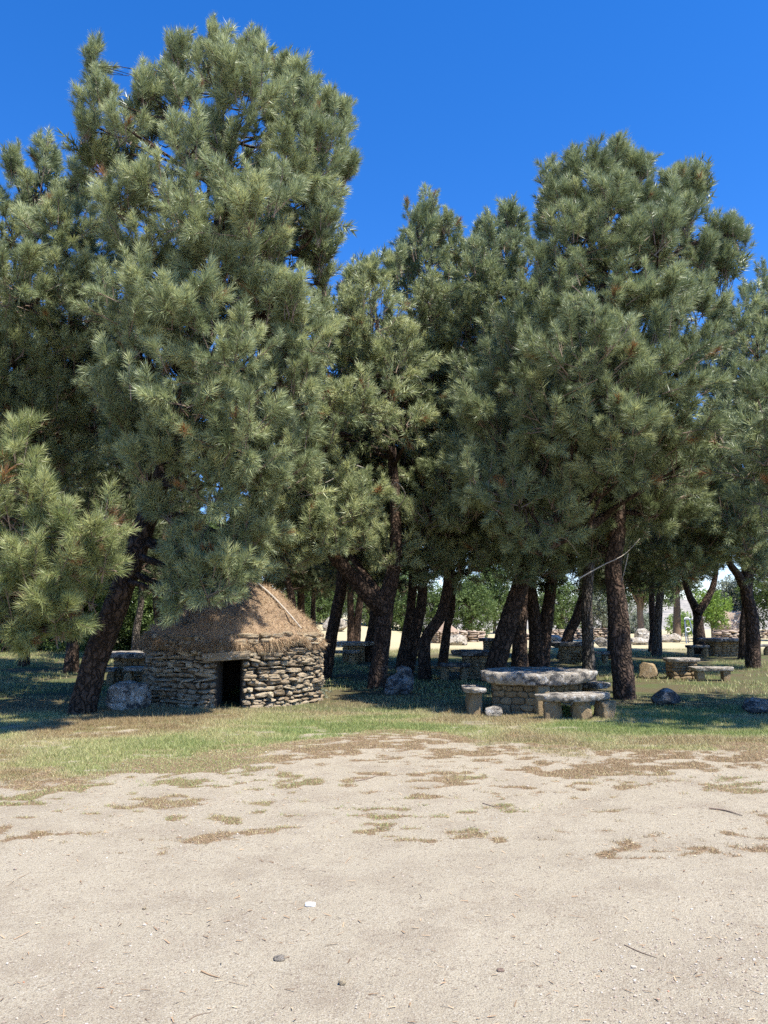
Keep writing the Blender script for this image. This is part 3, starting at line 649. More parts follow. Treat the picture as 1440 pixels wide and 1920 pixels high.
# --- the big pine at the right
pine('pine_tree', 'big broad-crowned pine on the right, dark trunk just right of the stone bench',
     [(1172, 1306, 14.6, 0.24), (1165, 1230, 14.6, 0.22), (1160, 1150, 14.6, 0.20), (1150, 1060, 14.6, 0.18), (1160, 980, 14.6, 0.16), (1150, 850, 14.6, 0.14), (1130, 650, 14.4, 0.11), (1130, 450, 14.4, 0.07), (1145, 310, 14.4, 0.02)],
     [(1147, 300, 26), (1118, 330, 32), (1080, 325, 28), (1070, 380, 46), (1140, 380, 56), (1195, 320, 22), (1200, 375, 38), (1035, 360, 20), (1080, 460, 75), (1170, 470, 80), (1262, 350, 20), (1255, 395, 30), (1300, 355, 18), (1285, 410, 26), (1235, 450, 45), (1378, 438, 24), (1345, 455, 18), (1360, 498, 20), (1300, 480, 42), (1040, 540, 75), (1130, 570, 100), (1230, 560, 80), (1310, 570, 55), (1010, 640, 80),
      (1100, 680, 105), (1210, 680, 100), (1300, 680, 70), (960, 720, 65), (1040, 780, 95), (1150, 790, 100), (1250, 790, 85), (900, 770, 50, 13.2), (940, 840, 80), (1050, 880, 85), (1160, 880, 70), (960, 930, 65, 12.9), (1040, 960, 60, 13), (1260, 880, 60), (900, 900, 50, 13), (990, 1010, 45, 13.3), (1090, 980, 60, 14.8), (1210, 960, 55, 14.6), (1260, 960, 50, 15), (1120, 1030, 40, 15.4)],
     14.4, TPL_NEAR, 7.6, 6, bulge=2.3, backtpl=TPL_MID, group=G_PINES, seedk=7, tone0=0.36, tips=[(1078, 288, .9), (1060, 330, .6), (1148, 268, .9), (1125, 290, .6), (1170, 300, .5), (1200, 285, .8), (1220, 340, .5), (1030, 340, .6), (1268, 310, .7), (1250, 340, .5), (1307, 322, .8), (1290, 350, .5), (1385, 410, .7), (1320, 445, .7)],
     extra=[[(1152, 950, 14.6, 0.10), (1110, 985, 14.0, 0.085), (1060, 1010, 13.5, 0.07), (1010, 1040, 13.2, 0.04)]],
     deadlist=[[([(1085, 1085, 13.7), (1130, 1060, 13.8), (1170, 1040, 13.9), (1200, 1010, 14.1)], 0.016), ([(1178, 1038, 13.9), (1172, 1065, 13.9), (1166, 1090, 13.9)], 0.011)],
               [([(1010, 1035, 13.2), (1035, 1015, 13.2), (1060, 1010, 13.2), (1085, 1040, 13.4)], 0.010), ([(1180, 850, 13), (1215, 858, 12.8), (1240, 840, 12.6)], 0.02)]])
# --- pine at the right edge
pine('pine_tree', 'pine at the right edge with a short limb forking left from its trunk',
     [(1412, 1250, 23.0, 0.25), (1410, 1160, 23.0, 0.22), (1400, 1105, 23.0, 0.2), (1412, 1020, 23, 0.16), (1420, 850, 23, 0.12), (1430, 650, 23, 0.05)],
     [(1432, 540, 40), (1395, 580, 45), (1350, 620, 50), (1420, 650, 60), (1460, 600, 60), (1370, 720, 60), (1440, 760, 70), (1350, 820, 65), (1410, 880, 75), (1320, 900, 60), (1370, 960, 60), (1430, 980, 60), (1290, 970, 50), (1330, 1020, 50), (1400, 1030, 40), (1250, 1030, 50), (1290, 1060, 36), (1210, 1010, 50), (1430, 1060, 36), (1480, 700, 80), (1500, 850, 90)],
     21.5, TPL_MID, 6.4, 5, bulge=2.4, backtpl=TPL_FAR, group=G_PINES, seedk=8, tone0=0.42, tips=[(1430, 485, 1.1), (1395, 530, .9), (1350, 575, .9)],
     extra=[[(1403, 1115, 23, 0.15), (1385, 1080, 22.8, 0.13), (1368, 1055, 22.5, 0.1), (1350, 1000, 22, 0.05)]])
pine('pine_tree', 'shaded pine beyond the right edge, only its outer needles reaching in',
     [(1740, 1350, 11.5, 0.25), (1735, 1100, 11.5, 0.2), (1720, 800, 11.5, 0.15), (1690, 420, 11.5, 0.06)],
     [(1455, 760, 60), (1440, 850, 55), (1460, 940, 60), (1590, 650, 90), (1640, 820, 110), (1610, 940, 85), (1740, 700, 150), (1790, 900, 150), (1720, 480, 130), (1880, 780, 150), (1690, 1000, 80)],
     11.5, TPL_NEAR, 5.5, 5, bulge=1.8, backtpl=TPL_FAR, group=G_PINES, seedk=9, tone0=0.25)

# --- pines further back: trunk lines read from the photo, crowns grown around the trunk top
def far_pine(label, trunk, top, seed, spread=2.0, barkm='bark', extra=(), nl=18, needle='needle_far_shaded', low=2.9):
    P = np.array([at(a, b_, d) for a, b_, d, _ in trunk]); R = [t[3]*0.9 for t in trunk]
    rs = np.random.default_rng(seed)
    P[0][2] = gz(P[0][0], P[0][1])[0]-0.1
    root = thing('pine_tree', P[0]+np.array([0, 0, 0.1]), label, 'tree', G_PINES)
    up = P[-1].copy(); lean = (P[-1]-P[-2]); lean = lean/max(abs(lean[2]), .2)*0.25
    tp = up+np.array([lean[0]*2, rs.normal()*0.3, 0]); tp[2] = top
    g = Geo()
    P2 = np.vstack([P, (up+tp)/2+rs.normal(0, .12, 3), tp]); R2 = list(R)+[R[-1]*0.6, 0.02]
    R2[0] *= 1.25
    C, r = tube(g, P2, R2, 16, 40, rough=0.16, seed=seed)
    st = [(C, r)]
    for ex in extra:
        Pe = np.array([at(a, b_, d) for a, b_, d, _ in ex])
        if ex[0][1] > 1200: Pe[0][2] = gz(Pe[0][0], Pe[0][1])[0]-0.1
        st.append(tube(g, Pe, [t[3] for t in ex], 14, 24, rough=0.16, seed=seed+1))
    CC = np.concatenate([s[0] for s in st]); RR = np.concatenate([s[1] for s in st])
    cg = Geo()
    for k in range(nl):
        f = (k+0.5)/nl; z = low+(top-low)*f
        i = int(np.argmin(np.abs(C[:, 2]-z))); a = k*2.4+rs.random()
        rr = rs.uniform(0.75, 1.15)*(1.15-0.5*f); dist = spread*(1.1-0.75*f)*rs.uniform(0.35, 1)
        p = C[i]+np.array([cos(a)*dist, sin(a)*dist, rs.uniform(-.2, .3)]); p[2] = z
        spray_lobe(cg, p, (rr, rr, rr*0.75), TPL_FAR, 5.2, 4, tone0=0.4, dry=0.02)
        limb_to(g, CC, RR, p, rr, seed*50+k)
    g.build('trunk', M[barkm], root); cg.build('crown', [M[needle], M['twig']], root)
    return root
def b_(px, py, r, *rest):
    """trunk from its base pixel: distance follows from the ground"""
    D = gbase(px, py)[1]
    return [(px, py, D, r)]+[(q[0], q[1], D+(q[3] if len(q) > 3 else 0), q[2]) for q in rest]
far_pine('thin reddish pine trunk near the left edge, in front of the dark grove', b_(44, 1250, 0.17, (46, 1200, 0.16), (40, 1100, 0.15)), 9.5, 31)
far_pine('black pine trunk directly behind the leaning reddish trunk', b_(133, 1262, 0.2, (138, 1190, 0.17), (150, 1100, 0.15)), 9, 32)
far_pine('pale trunked pine between the leaning pine and the hut', b_(253, 1238, 0.15, (256, 1180, 0.14), (265, 1120, 0.12)), 9, 33, barkm='bark_grey')
far_pine('slim pine trunk half hidden behind the left side of the hut roof', b_(300, 1232, 0.16, (298, 1180, 0.15), (292, 1110, 0.14)), 9.5, 34)
far_pine('first of the slim dark pines behind the hut roof, curving right', b_(548, 1215, 0.22, (548, 1130, 0.2), (538, 1080, 0.18), (545, 1040, .15)), 10, 35)
far_pine('second of the slim dark pines behind the hut roof, straight', b_(566, 1212, 0.22, (564, 1120, 0.2), (566, 1060, 0.18)), 10.5, 36)
far_pine('third and thinnest of the slim dark pines behind the hut roof', b_(588, 1208, 0.16, (587, 1140, 0.14), (590, 1080, 0.13)), 9, 37)
far_pine('slender dark pine leaning right, close beside the right wall of the hut', b_(605, 1270, 0.20, (620, 1200, 0.18), (634, 1130, 0.17), (642, 1070, 0.16)), 10, 38)
far_pine('double stemmed dark pine behind the far bench right of the hut', b_(660, 1214, 0.22, (658, 1160, 0.19), (657, 1100, 0.17)), 10.5, 39, extra=[b_(668, 1214, 0.2, (672, 1150, 0.18), (680, 1100, 0.15))])
far_pine('pine with a sunlit edge directly behind the forked pine on its left', b_(687, 1240, 0.22, (697, 1180, 0.17), (702, 1110, 0.15)), 9.5, 40)
far_pine('dark pine with two stems forming a narrow V, right of the forked pine', b_(757, 1256, 0.25, (762, 1200, 0.18), (770, 1140, 0.15), (775, 1060, 0.14)), 9.5, 41, extra=[[(762, 1230, 20.5, 0.17), (780, 1180, 20.5, 0.16), (792, 1120, 20.5, 0.14), (790, 1040, 20.5, 0.1)]], low=3.6)
far_pine('straight thin pine with a mottled foot, right of the curved slender one', b_(829, 1250, 0.15, (838, 1180, 0.14), (848, 1110, 0.13)), 9.5, 42, low=3.6)
far_pine('dark upright pine right behind the thick leaning trunk', b_(974, 1256, 0.24, (975, 1190, 0.22), (978, 1110, 0.2)), 10, 43)
far_pine('broad black pine with several fused stems, behind the middle of the stone table', b_(1008, 1250, 0.30, (1006, 1190, 0.27), (996, 1110, 0.2), (1000, 1040, .15)), 10, 44, extra=[b_(1014, 1250, 0.26, (1022, 1180, 0.22), (1032, 1110, 0.18), (1040, 1050, .13))])
far_pine('black pine leaning right, between the fused stems and the pale trunk', b_(1056, 1236, 0.24, (1066, 1190, 0.21), (1084, 1150, 0.19), (1096, 1080, 0.16)), 9.5, 45)
far_pine('pale rough straight trunk just behind the right end of the stone table', b_(1104, 1278, 0.17, (1103, 1210, 0.15), (1100, 1130, 0.15), (1105, 1040, 0.14), (1100, 960, 0.13)), 9.5, 46, barkm='bark_grey', low=3.4)
far_pine('dark pine half hidden behind the left side of the big right trunk', b_(1150, 1236, 0.22, (1150, 1180, 0.2), (1146, 1100, 0.18)), 9, 47)
far_pine('pale grey trunk between the big right pine and the metal frame', b_(1231, 1230, 0.19, (1233, 1180, 0.17), (1236, 1130, 0.16), (1242, 1075, 0.14)), 9, 48, barkm='bark_grey', low=3.6)
far_pine('dark trunk standing behind the pale grey one', b_(1222, 1222, 0.16, (1224, 1180, 0.15), (1222, 1130, 0.14)), 9, 49)
far_pine('black forked pine beside the metal frame, two arms spreading like a Y', b_(1313, 1226, 0.27, (1310, 1180, 0.24), (1306, 1145, 0.2), (1290, 1110, 0.14), (1278, 1060, 0.1)), 9, 50, extra=[[(1308, 1150, 30.5, 0.18), (1325, 1125, 30.5, 0.15), (1338, 1095, 30.5, 0.12), (1345, 1050, 30.5, 0.08)]], low=4.0)
far_pine('dark trunk tight behind the right edge pine', b_(1398, 1236, 0.24, (1397, 1180, 0.22), (1400, 1110, 0.18)), 9.5, 51, low=3.6)

far_pine('deep shaded pine far behind the near boughs at the left edge', b_(10, 1222, 0.2, (14, 1170, .18), (20, 1100, .16)), 9.5, 52, low=2.2)
far_pine('deep shaded pine seen between the thin reddish trunk and the leaning one', b_(92, 1215, 0.2, (95, 1160, .18), (90, 1090, .16)), 10, 53, low=2.2)
far_pine('dark pine behind and left of the hut, right of the leaning trunk', b_(205, 1216, 0.2, (205, 1160, .18), (200, 1090, .16)), 10, 54, low=2.2)
far_pine('dark pine far behind the hut roof, left of the pole', b_(400, 1208, 0.2, (405, 1160, .18), (400, 1090, .16)), 10.5, 55, low=2.6)
far_pine('dark pine far behind the centre of the hut roof', b_(478, 1206, 0.2, (480, 1160, .18), (486, 1090, .16)), 11, 56, low=3)

# ------------------------------------------------------------------ leafy trees and bushes
def leafy(name, label, cat, px, pybase, h, w, seed, matn, tr=0.12, cm=0.4, nl=9, D=None, dens=10, group='leafy trees beyond the pines', leafs=1.0):
    p = gbase(px, pybase) if D is None else onground(px, D)
    root = thing(name, p, label, cat, group); rs = np.random.default_rng(seed)
    g = Geo(); top = p+np.array([0, 0, h*0.8])
    tube(g, [p-np.array([0, 0, .1]), p+np.array([rs.normal()*.1, 0, h*0.35]), top], [tr*1.3, tr, tr*0.3], 10, 14, rough=0.1, seed=seed)
    cg = Geo()
    for k in range(nl):
        a = k*2.4; f = (k+.5)/nl; rr = w*rs.uniform(0.30, 0.45)
        z = h*(cm+(0.92-cm)*f)-rr*0.2; q = w*0.62*math.sqrt(max(0.05, 1-(2*f-0.9)**2))*rs.uniform(.5, 1)
        c = p+np.array([cos(a)*q, sin(a)*q, z])
        n = int(dens*4*pi*rr*rr); nn = nrm(rs.normal(size=(n, 3)))
        P = c+nn*rr*(0.5+0.5*rs.random((n, 1))**0.5)*(0.75+0.5*fbm(nn*2+c, 5, 2))[:, None]
        P[:, 2] = np.maximum(P[:, 2], p[2]+0.12)
        add_templates(cg, P, nrm(nn+[0, 0, .4]), TPL_LEAF, np.clip(rs.normal(.5, .2, n), .08, 1), np.full(n, leafs)*rs.uniform(.7, 1.3, n))
        tube(g, [p+np.array([0, 0, h*0.35*rs.uniform(.6, 1.2)]), (p+c)/2+np.array([0, 0, h*.2]), c], [tr*.5, tr*.35, 0.01], 5, 8)
    g.build('trunk', M['twig'], root); cg.build('crown', [M[matn]], root)
    return root
leafy('oak_bush', 'rounded green bush behind the ruined block of stones, centre', 'bush', 880, 1196, 4.0, 2.3, 1, 'leaf', nl=13, cm=0.2, D=52)
leafy('oak_bush', 'dark green bush between the thin centre trunks', 'bush', 812, 1196, 3.6, 2.0, 2, 'leaf', nl=11, cm=0.2, D=56)
leafy('oak_bush', 'leafy bush seen between fused black stems and the leaning black pine', 'bush', 1045, 1190, 4.2, 2.6, 3, 'leaf', nl=12, cm=0.2, D=55)
leafy('oak_bush', 'grey green bush right of the pale rough trunk, above the long ruined wall', 'bush', 1128, 1190, 4.4, 2.4, 4, 'leaf_grey', nl=12, cm=0.2, D=56)
leafy('oak_tree', 'bright green leafy tree behind the big right trunk', 'tree', 1198, 1205, 6.6, 2.9, 5, 'leaf', tr=.16, nl=13, cm=0.45, D=44)
leafy('oak_tree', 'dark leafy tree hanging over the metal frame', 'tree', 1262, 1205, 7.2, 2.8, 6, 'leaf', tr=.2, nl=12, cm=0.5, D=47)
leafy('young_tree', 'small vivid yellow green tree right of the forked black pine', 'tree', 1328, 1205, 3.0, 1.3, 7, 'leaf_bright', tr=.05, nl=8, cm=0.4, D=44)
leafy('olive_tree', 'silvery grey green tree left of the right edge pine', 'tree', 1366, 1203, 3.7, 1.9, 8, 'leaf_grey', tr=.1, nl=11, cm=0.35, D=48)
leafy('oak_tree', 'green tree at the far right edge beyond the last trunk', 'tree', 1442, 1203, 6.0, 2.6, 9, 'leaf', tr=.15, nl=12, cm=0.25, D=46)
leafy('oak_bush', 'green scrub on the slope behind the hut roof, left of the pale boulder', 'bush', 600, 1165, 4.4, 2.6, 10, 'leaf', nl=12, cm=0.15, D=60)
leafy('oak_bush', 'feathery green broom bush right of the pale boulder on the slope', 'bush', 690, 1165, 4.2, 2.5, 11, 'leaf', nl=12, cm=0.15, D=64)
leafy('oak_bush', 'dark bush behind the V shaped pine', 'bush', 755, 1180, 4.6, 2.3, 12, 'leaf', nl=12, cm=0.1, D=60)
leafy('oak_bush', 'large bush behind the slim pines above the hut roof', 'bush', 540, 1165, 5.2, 3.0, 13, 'leaf', nl=13, cm=0.1, D=58)
leafy('oak_tree', 'dense dark tree behind the hut at the left', 'tree', 330, 1200, 6.5, 4.0, 14, 'leaf', tr=.2, nl=16, cm=0.12, D=36)
leafy('oak_tree', 'dense dark tree behind the leaning trunk at the left', 'tree', 175, 1200, 6.5, 4.2, 15, 'leaf', tr=.2, nl=16, cm=0.12, D=35)
leafy('oak_tree', 'dense dark tree at the far left behind the grove', 'tree', 20, 1200, 6.5, 4.2, 16, 'leaf', tr=.2, nl=16, cm=0.12, D=34)
leafy('yellow_bush', 'low yellow flowering bush behind the metal frame', 'bush', 1270, 1195, 1.6, 1.4, 17, 'leaf_bright', tr=.04, nl=7, cm=0.3, D=55)
leafy('oak_bush', 'low scrub bush right of the big right trunk, before the grey hillside', 'bush', 1200, 1190, 1.7, 1.9, 18, 'leaf_grey', nl=8, cm=0.2, D=62)

leafy('oak_tree', 'tall leafy tree filling the gap behind the thick leaning trunk', 'tree', 925, 1190, 6.5, 3.2, 19, 'leaf', nl=13, cm=0.3, D=62)
leafy('oak_tree', 'leafy tree showing between the forked pine and the V shaped pine', 'tree', 735, 1190, 6.5, 3.0, 20, 'leaf', nl=13, cm=0.2, D=66)
leafy('oak_tree', 'leafy tree far behind the slender pine right of the hut', 'tree', 640, 1190, 6.5, 3.0, 21, 'leaf', nl=13, cm=0.2, D=70)
# ------------------------------------------------------------------ stone hut
HC = np.array([at(443, 1200, 14.85)[0], 14.85]); HR = 1.58; HH = 1.19
def hut():
    z0 = gz(HC[0], HC[1])[0]
    root = thing('stone_hut', (HC[0], HC[1], z0), 'round dry stone hut with low dark doorway and a conical roof of dry straw', 'hut')
    dang = math.atan2(13.2-HC[1], at(428, 1300, 13.2)[0]-HC[0])     # direction of the doorway
    dw, dh = 0.235, 0.80
    hw = dw/HR
    # inner shell with an opening (rubble core behind the face stones)
    g = Geo(); n = 90; a = np.linspace(dang+hw, dang+2*pi-hw, n)
    for ro, ri in ((HR-0.09, HR-0.55),):
        zz = np.array([z0-0.1, z0+HH])
        ring = lambda r, z: np.column_stack([HC[0]+r*np.cos(a), HC[1]+r*np.sin(a), np.full(n, z)])
        V = np.concatenate([ring(ro, zz[0]), ring(ro, zz[1]), ring(ri, zz[1]), ring(ri, zz[0])])
        j = np.arange(n-1); F = []
        for k in range(4):
            k2 = (k+1) % 4
            F.append(np.column_stack([k*n+j, k*n+j+1, k2*n+j+1, k2*n+j]))
        F = np.concatenate(F+[np.array([[0, n, 2*n, 3*n]]), np.array([[n-1, 4*n-1, 3*n-1, 2*n-1]])])
        g.add(V, F, 0.2, 1, smooth=False)
    # part above the doorway
    a2 = np.linspace(dang-hw, dang+hw, 8)
    V = np.concatenate([np.column_stack([HC[0]+r*np.cos(a2), HC[1]+r*np.sin(a2), np.full(8, z)]) for r, z in ((HR-0.09, z0+dh+.03), (HR-0.09, z0+HH), (HR-0.55, z0+HH), (HR-0.55, z0+dh+.03))])
    j = np.arange(7); g.add(V, np.concatenate([np.column_stack([k*8+j, k*8+j+1, ((k+1) % 4)*8+j+1, ((k+1) % 4)*8+j]) for k in range(4)]), 0.2, 1, smooth=False)
    # face stones, course by course
    rs = np.random.default_rng(5); z = z0-0.05; course = 0
    V0, F0 = ICO[2]
    while z < z0+HH+0.03:
        h = rs.uniform(0.035, 0.105); ang = rs.random()*0.2
        end = ang+2*pi
        while ang < end-0.02:
            wd = rs.uniform(0.07, 0.26) if rs.random() < 0.8 else rs.uniform(0.25, 0.42)
            da = wd/HR; mid = ang+da/2
            dd = (mid-dang+pi) % (2*pi)-pi
            zt = z+h
            if abs(dd) < hw+da/2 and z < z0+dh+0.06:
                if z > z0+dh-0.06: ang += da; continue
                # clip stone to the jamb
                lo, hi = ang-dang, ang+da-dang
                lo = (lo+pi) % (2*pi)-pi; hi = lo+da
                if lo < -hw: hi = -hw
                elif hi > hw: lo = hw
                else: ang += da; continue
                da2 = hi-lo
                if da2*HR < 0.05: ang += da; continue
                mid = dang+(lo+hi)/2; wd2 = da2*HR
            else: wd2 = wd
            wob = 0.03*sin(mid*3+course)
            dep = rs.uniform(0.10, 0.15)
            c = np.array([HC[0]+(HR-0.06+rs.normal(0, .018))*cos(mid), HC[1]+(HR-0.06+rs.normal(0, .018))*sin(mid), z+h/2+wob*0.6])
            near = sin(mid) < 0.35
            rock(g, c, (dep*rs.uniform(.85, 1.25), wd2/2*rs.uniform(.9, 1.02), h/2*rs.uniform(.82, 1.08)), int(rs.integers(1, 9999)), sub=3 if near else 2, box=0.8, amp=0.30, freq=1.25, rz=mid, tone=np.clip(rs.normal(.45, .3), 0, 1), tilt=(rs.normal(0, .09), rs.normal(0, .1)), cuts=4)
            ang += da
        z += h; course += 1
    g.build('wall', [M['drystone'], M['earth']], root)
    # lintel
    lg = Geo(); c = np.array([HC[0]+(HR-0.05)*cos(dang), HC[1]+(HR-0.05)*sin(dang), z0+dh+0.055])
    rock(lg, c+np.array([-0.05, 0, 0]), (0.20, 0.42, 0.075), 77, sub=5, box=0.8, amp=0.12, freq=1.4, rz=dang, tone=0.4, tilt=(0.05, 0), fine=.08)
    lg.build('lintel', M['drystone'], root)
    for sgn in (-1, 1):
        pass
    # roof: cone of earth and straw with ragged eave
    rg = Geo(); na, nr = 140, 40
    A, T = np.meshgrid(np.linspace(0, 2*pi, na, endpoint=False), np.linspace(0, 1, nr))
    apex = z0+2.28; RR = HR+0.06
    rad = RR*T; cx = HC[0]+0.06*(1-T); cy = HC[1]
    X = cx+rad*np.cos(A); Y = cy+rad*np.sin(A)
    Zp = apex-(apex-(z0+HH-0.02))*(T**1.42)
    nn = fbm(np.column_stack([X.ravel()*2.6, Y.ravel()*2.6, Zp.ravel()*2.6]), 40, 4).reshape(X.shape)-0.5
    n3 = fbm(np.column_stack([X.ravel()*11, Y.ravel()*11, Zp.ravel()*11]), 41, 3).reshape(X.shape)-0.5
    Zp = Zp+0.30*nn*(0.3+T)+0.11*n3-0.10*np.clip((T-0.93)/0.07, 0, 1)
    X = X+np.cos(A)*0.10*nn*2; Y = Y+np.sin(A)*0.10*nn*2
    V = np.column_stack([X.ravel(), Y.ravel(), Zp.ravel()])
    i = np.arange(nr-1)[:, None]*na; j = np.arange(na)[None, :]; j2 = (j+1) % na
    rg.add(V, np.stack([i+j, i+na+j, i+na+j2, i+j2], -1).reshape(-1, 4))
    # underside
    U = np.column_stack([HC[0]+RR*0.97*np.cos(A[0]), HC[1]+RR*0.97*np.sin(A[0]), np.full(na, z0+HH-0.11)])
    V2 = np.concatenate([V[-na:], U, [[HC[0], HC[1], z0+HH+0.3]]]); j = np.arange(na); j2 = (j+1) % na
    rg.add(V2, np.column_stack([j, na+j, na+j2, j2])); rg.add(V2[na:], np.column_stack([j, np.full(na, na), j2]))
    # loose straw and needles
    ns = 26000; t = np.sqrt(rs.random(ns))*1.0; a = rs.random(ns)*2*pi
    ii = np.clip((t*(nr-1)).astype(int), 0, nr-1); jj = (a/(2*pi)*na).astype(int) % na
    p = V.reshape(nr, na, 3)[ii, jj]+rs.normal(0, .025, (ns, 3))
    nor = np.column_stack([np.cos(a)*0.55, np.sin(a)*0.55, np.full(ns, 0.8)])
    d = nrm(rs.normal(size=(ns, 3))*1.0+nor*0.35+np.column_stack([np.cos(a), np.sin(a), np.full(ns, -0.6)])*0.5)
    L = rs.uniform(.05, .13, ns); side = nrm(np.cross(d, rs.normal(size=(ns, 3))))*0.0035
    Vs = np.stack([p-side, p+side, p+d*L[:, None]], 1).reshape(-1, 3)
    rg.add(Vs, np.arange(len(Vs)).reshape(-1, 3), np.repeat(np.clip(rs.normal(.6, .28, ns), 0, 1), 3), 1, smooth=False)
    # fringe hanging over the eave
    nf = 14000; a = rs.random(nf)*2*pi; jj = (a/(2*pi)*na).astype(int) % na
    p = V.reshape(nr, na, 3)[nr-1, jj]+rs.normal(0, .03, (nf, 3))
    clump = (fbm(np.column_stack([np.cos(a)*6, np.sin(a)*6, a*0]), 50, 3)-0.3).clip(0, 1)
    d = nrm(np.column_stack([np.cos(a)*0.5, np.sin(a)*0.5, -1.0+0*a])+rs.normal(0, .45, (nf, 3)))
    L = rs.uniform(.05, .28, nf)*(0.35+2.4*clump); side = nrm(np.cross(d, rs.normal(size=(nf, 3))))*0.0035
    Vs = np.stack([p-side, p+side, p+d*L[:, None]], 1).reshape(-1, 3)
    rg.add(Vs, np.arange(len(Vs)).reshape(-1, 3), np.repeat(np.clip(rs.normal(.5, .28, nf), 0, 1), 3), 1, smooth=False)
    rg.build('roof', [M['thatch'], M['litter']], root)
hut()
# pale pole lying on the roof
g = Geo()
def roofz(p):
    T = np.hypot(p[0]-HC[0], p[1]-HC[1])/(HR+.06); return 2.28-(2.28-HH)*T**1.42+gz(*HC)[0]
A0 = np.array([at(480, 1100, 14.6)[0], 14.55, 0]); A1 = np.array([at(566, 1165, 14.0)[0], 13.95, 0])
pts = []
for t in (0, .35, .7, 1):
    q = A0+(A1-A0)*t; q[2] = roofz(q)+0.085; pts.append(q)
tube(g, pts, [0.022, 0.02, 0.017, 0.012], 8, 20, rough=0.2, seed=4)
tag(g.build('wooden_pole', M['dead']), 'pale weathered pole lying slanted on the straw roof of the hut', 'pole')

# ------------------------------------------------------------------ stone furniture
def masonry_face(g, A, B, z0, z1, rs, th=0.10, ch=(0.06, 0.12), cw=(0.12, 0.32), sub=3, tone=(.5, .22)):
    """courses of stones from A to B in plan"""
    A = np.asarray(A, float); B = np.asarray(B, float); L = np.linalg.norm(B-A); d = (B-A)/L; rz = math.atan2(d[1], d[0])
    z = z0
    while z < z1-0.02:
        h = min(rs.uniform(*ch), z1-z)
        if z1-z-h < 0.035: h = z1-z
        s = 0.0
        while s < L-0.03:
            wd = min(rs.uniform(*cw), L-s)
            if L-s-wd < 0.07: wd = L-s
            p = A+d*(s+wd/2)
            rock(g, (p[0], p[1], z+h/2), (wd/2*1.0, th, h/2*1.0), int(rs.integers(1, 9999)), sub=sub, box=0.8, amp=0.24, freq=1.2, rz=rz, tilt=(rs.normal(0, .05), rs.normal(0, .1)), cuts=3, tone=np.clip(rs.normal(*tone), 0, 1))
            s += wd
        z += h
def core_prism(g, poly, z0, z1, mi=1):
    poly = np.asarray(poly, float); n = len(poly)
    V = np.concatenate([np.column_stack([poly, np.full(n, z)]) for z in (z0, z1)])
    j = np.arange(n); j2 = (j+1) % n
    g.add(V, np.column_stack([j, j2, n+j2, n+j]), 0.3, mi, False)
    g.add(V[n:], np.arange(n)[None, :], 0.3, mi, False)

def main_table():
    c = onground(1000, 13.0); z = gz(2.5, 12.9)[0]
    root = thing('stone_table', (2.55, 12.95, z), 'big stone table with thick lichen-spotted granite top, nearest the camera', 'table', 'stone tables of the picnic area')
    g = Geo(); Q = [(1.75, 12.72), (2.47, 12.42), (3.30, 13.15), (2.60, 13.5)]
    cen = np.mean(Q, 0); core_prism(g, [tuple(cen+(np.array(q)-cen)*0.985) for q in Q], z-0.05, z+0.5)
    rs = np.random.default_rng(8)
    for k in range(4): masonry_face(g, Q[k], Q[(k+1) % 4], z-0.03, z+0.49, rs, th=0.035)
    rock(g, (2.50, 12.43, z+0.22), (0.11, 0.09, 0.27), 5, sub=4, box=0.8, amp=0.13, rz=0.2, tone=0.95)
    g.build('pedestal', [M['sandstone'], M['mortar']], root)
    s = Geo()
    slab(s, [(1.58, 12.75), (1.75, 12.35), (2.3, 12.22), (2.75, 12.30), (3.25, 12.7), (3.58, 13.2), (3.45, 13.65), (2.9, 13.9), (2.2, 13.75), (1.7, 13.3)], z+0.475, z+0.655, 3, tone=.5, dz=(-0.012, 0.004), edge=0.035, res=90)
    s.build('tabletop', M['granite'], root)
main_table()
def bench(label, pts, z0, z1, supports, seed, group='stone benches around the tables', matn='granite', supm='sandstone', dz=(0, 0)):
    c = np.mean(pts, 0); z = gz(c[0], c[1])[0]
    root = thing('stone_bench', (c[0], c[1], z), label, 'bench', group)
    s = Geo(); slab(s, pts, z+z0, z+z1, seed, dz=dz, edge=0.05); s.build('seat', M[matn], root)
    for k, (x, y, a, b2, rz) in enumerate(supports):
        g = Geo(); rock(g, (x, y, z+z0/2-0.02), (a, b2, z0/2+0.045), seed+k*7+1, sub=4, box=0.8, amp=0.12, freq=1.4, rz=rz, tone=0.35+0.4*((k*7+seed) % 3)/2, fine=.08, cuts=6)
        g.build('leg', M[supm], root)
    return root
bench('long curved stone bench on three legs, front right of the big table',
      [(2.30, 11.98), (2.42, 11.78), (2.85, 11.66), (3.25, 11.85), (3.50, 12.12), (3.36, 12.32), (3.0, 12.22), (2.65, 12.12)], 0.275, 0.375,
      [(2.56, 11.93, 0.15, 0.12, -0.1), (2.98, 11.93, 0.14, 0.11, 0.2), (3.40, 12.12, 0.14, 0.13, 0.5)], 12)
bench('small stone bench poking out at the left end of the big table',
      [(1.27, 12.55), (1.42, 12.38), (1.62, 12.42), (1.62, 12.9), (1.5, 13.2), (1.3, 13.1)], 0.36, 0.43,
      [(1.45, 12.62, 0.115, 0.11, .1), (1.47, 13.05, 0.11, 0.1, .1)], 22)
bench('stone bench behind the big table, its pale end showing under the top',
      [(3.45, 13.75), (3.7, 13.45), (3.95, 13.7), (3.5, 14.35), (2.9, 14.6), (2.75, 14.4), (3.1, 14.2)], 0.30, 0.40,
      [(3.62, 13.85, 0.12, 0.12, .4), (3.05, 14.35, 0.12, 0.1, .6)], 32)

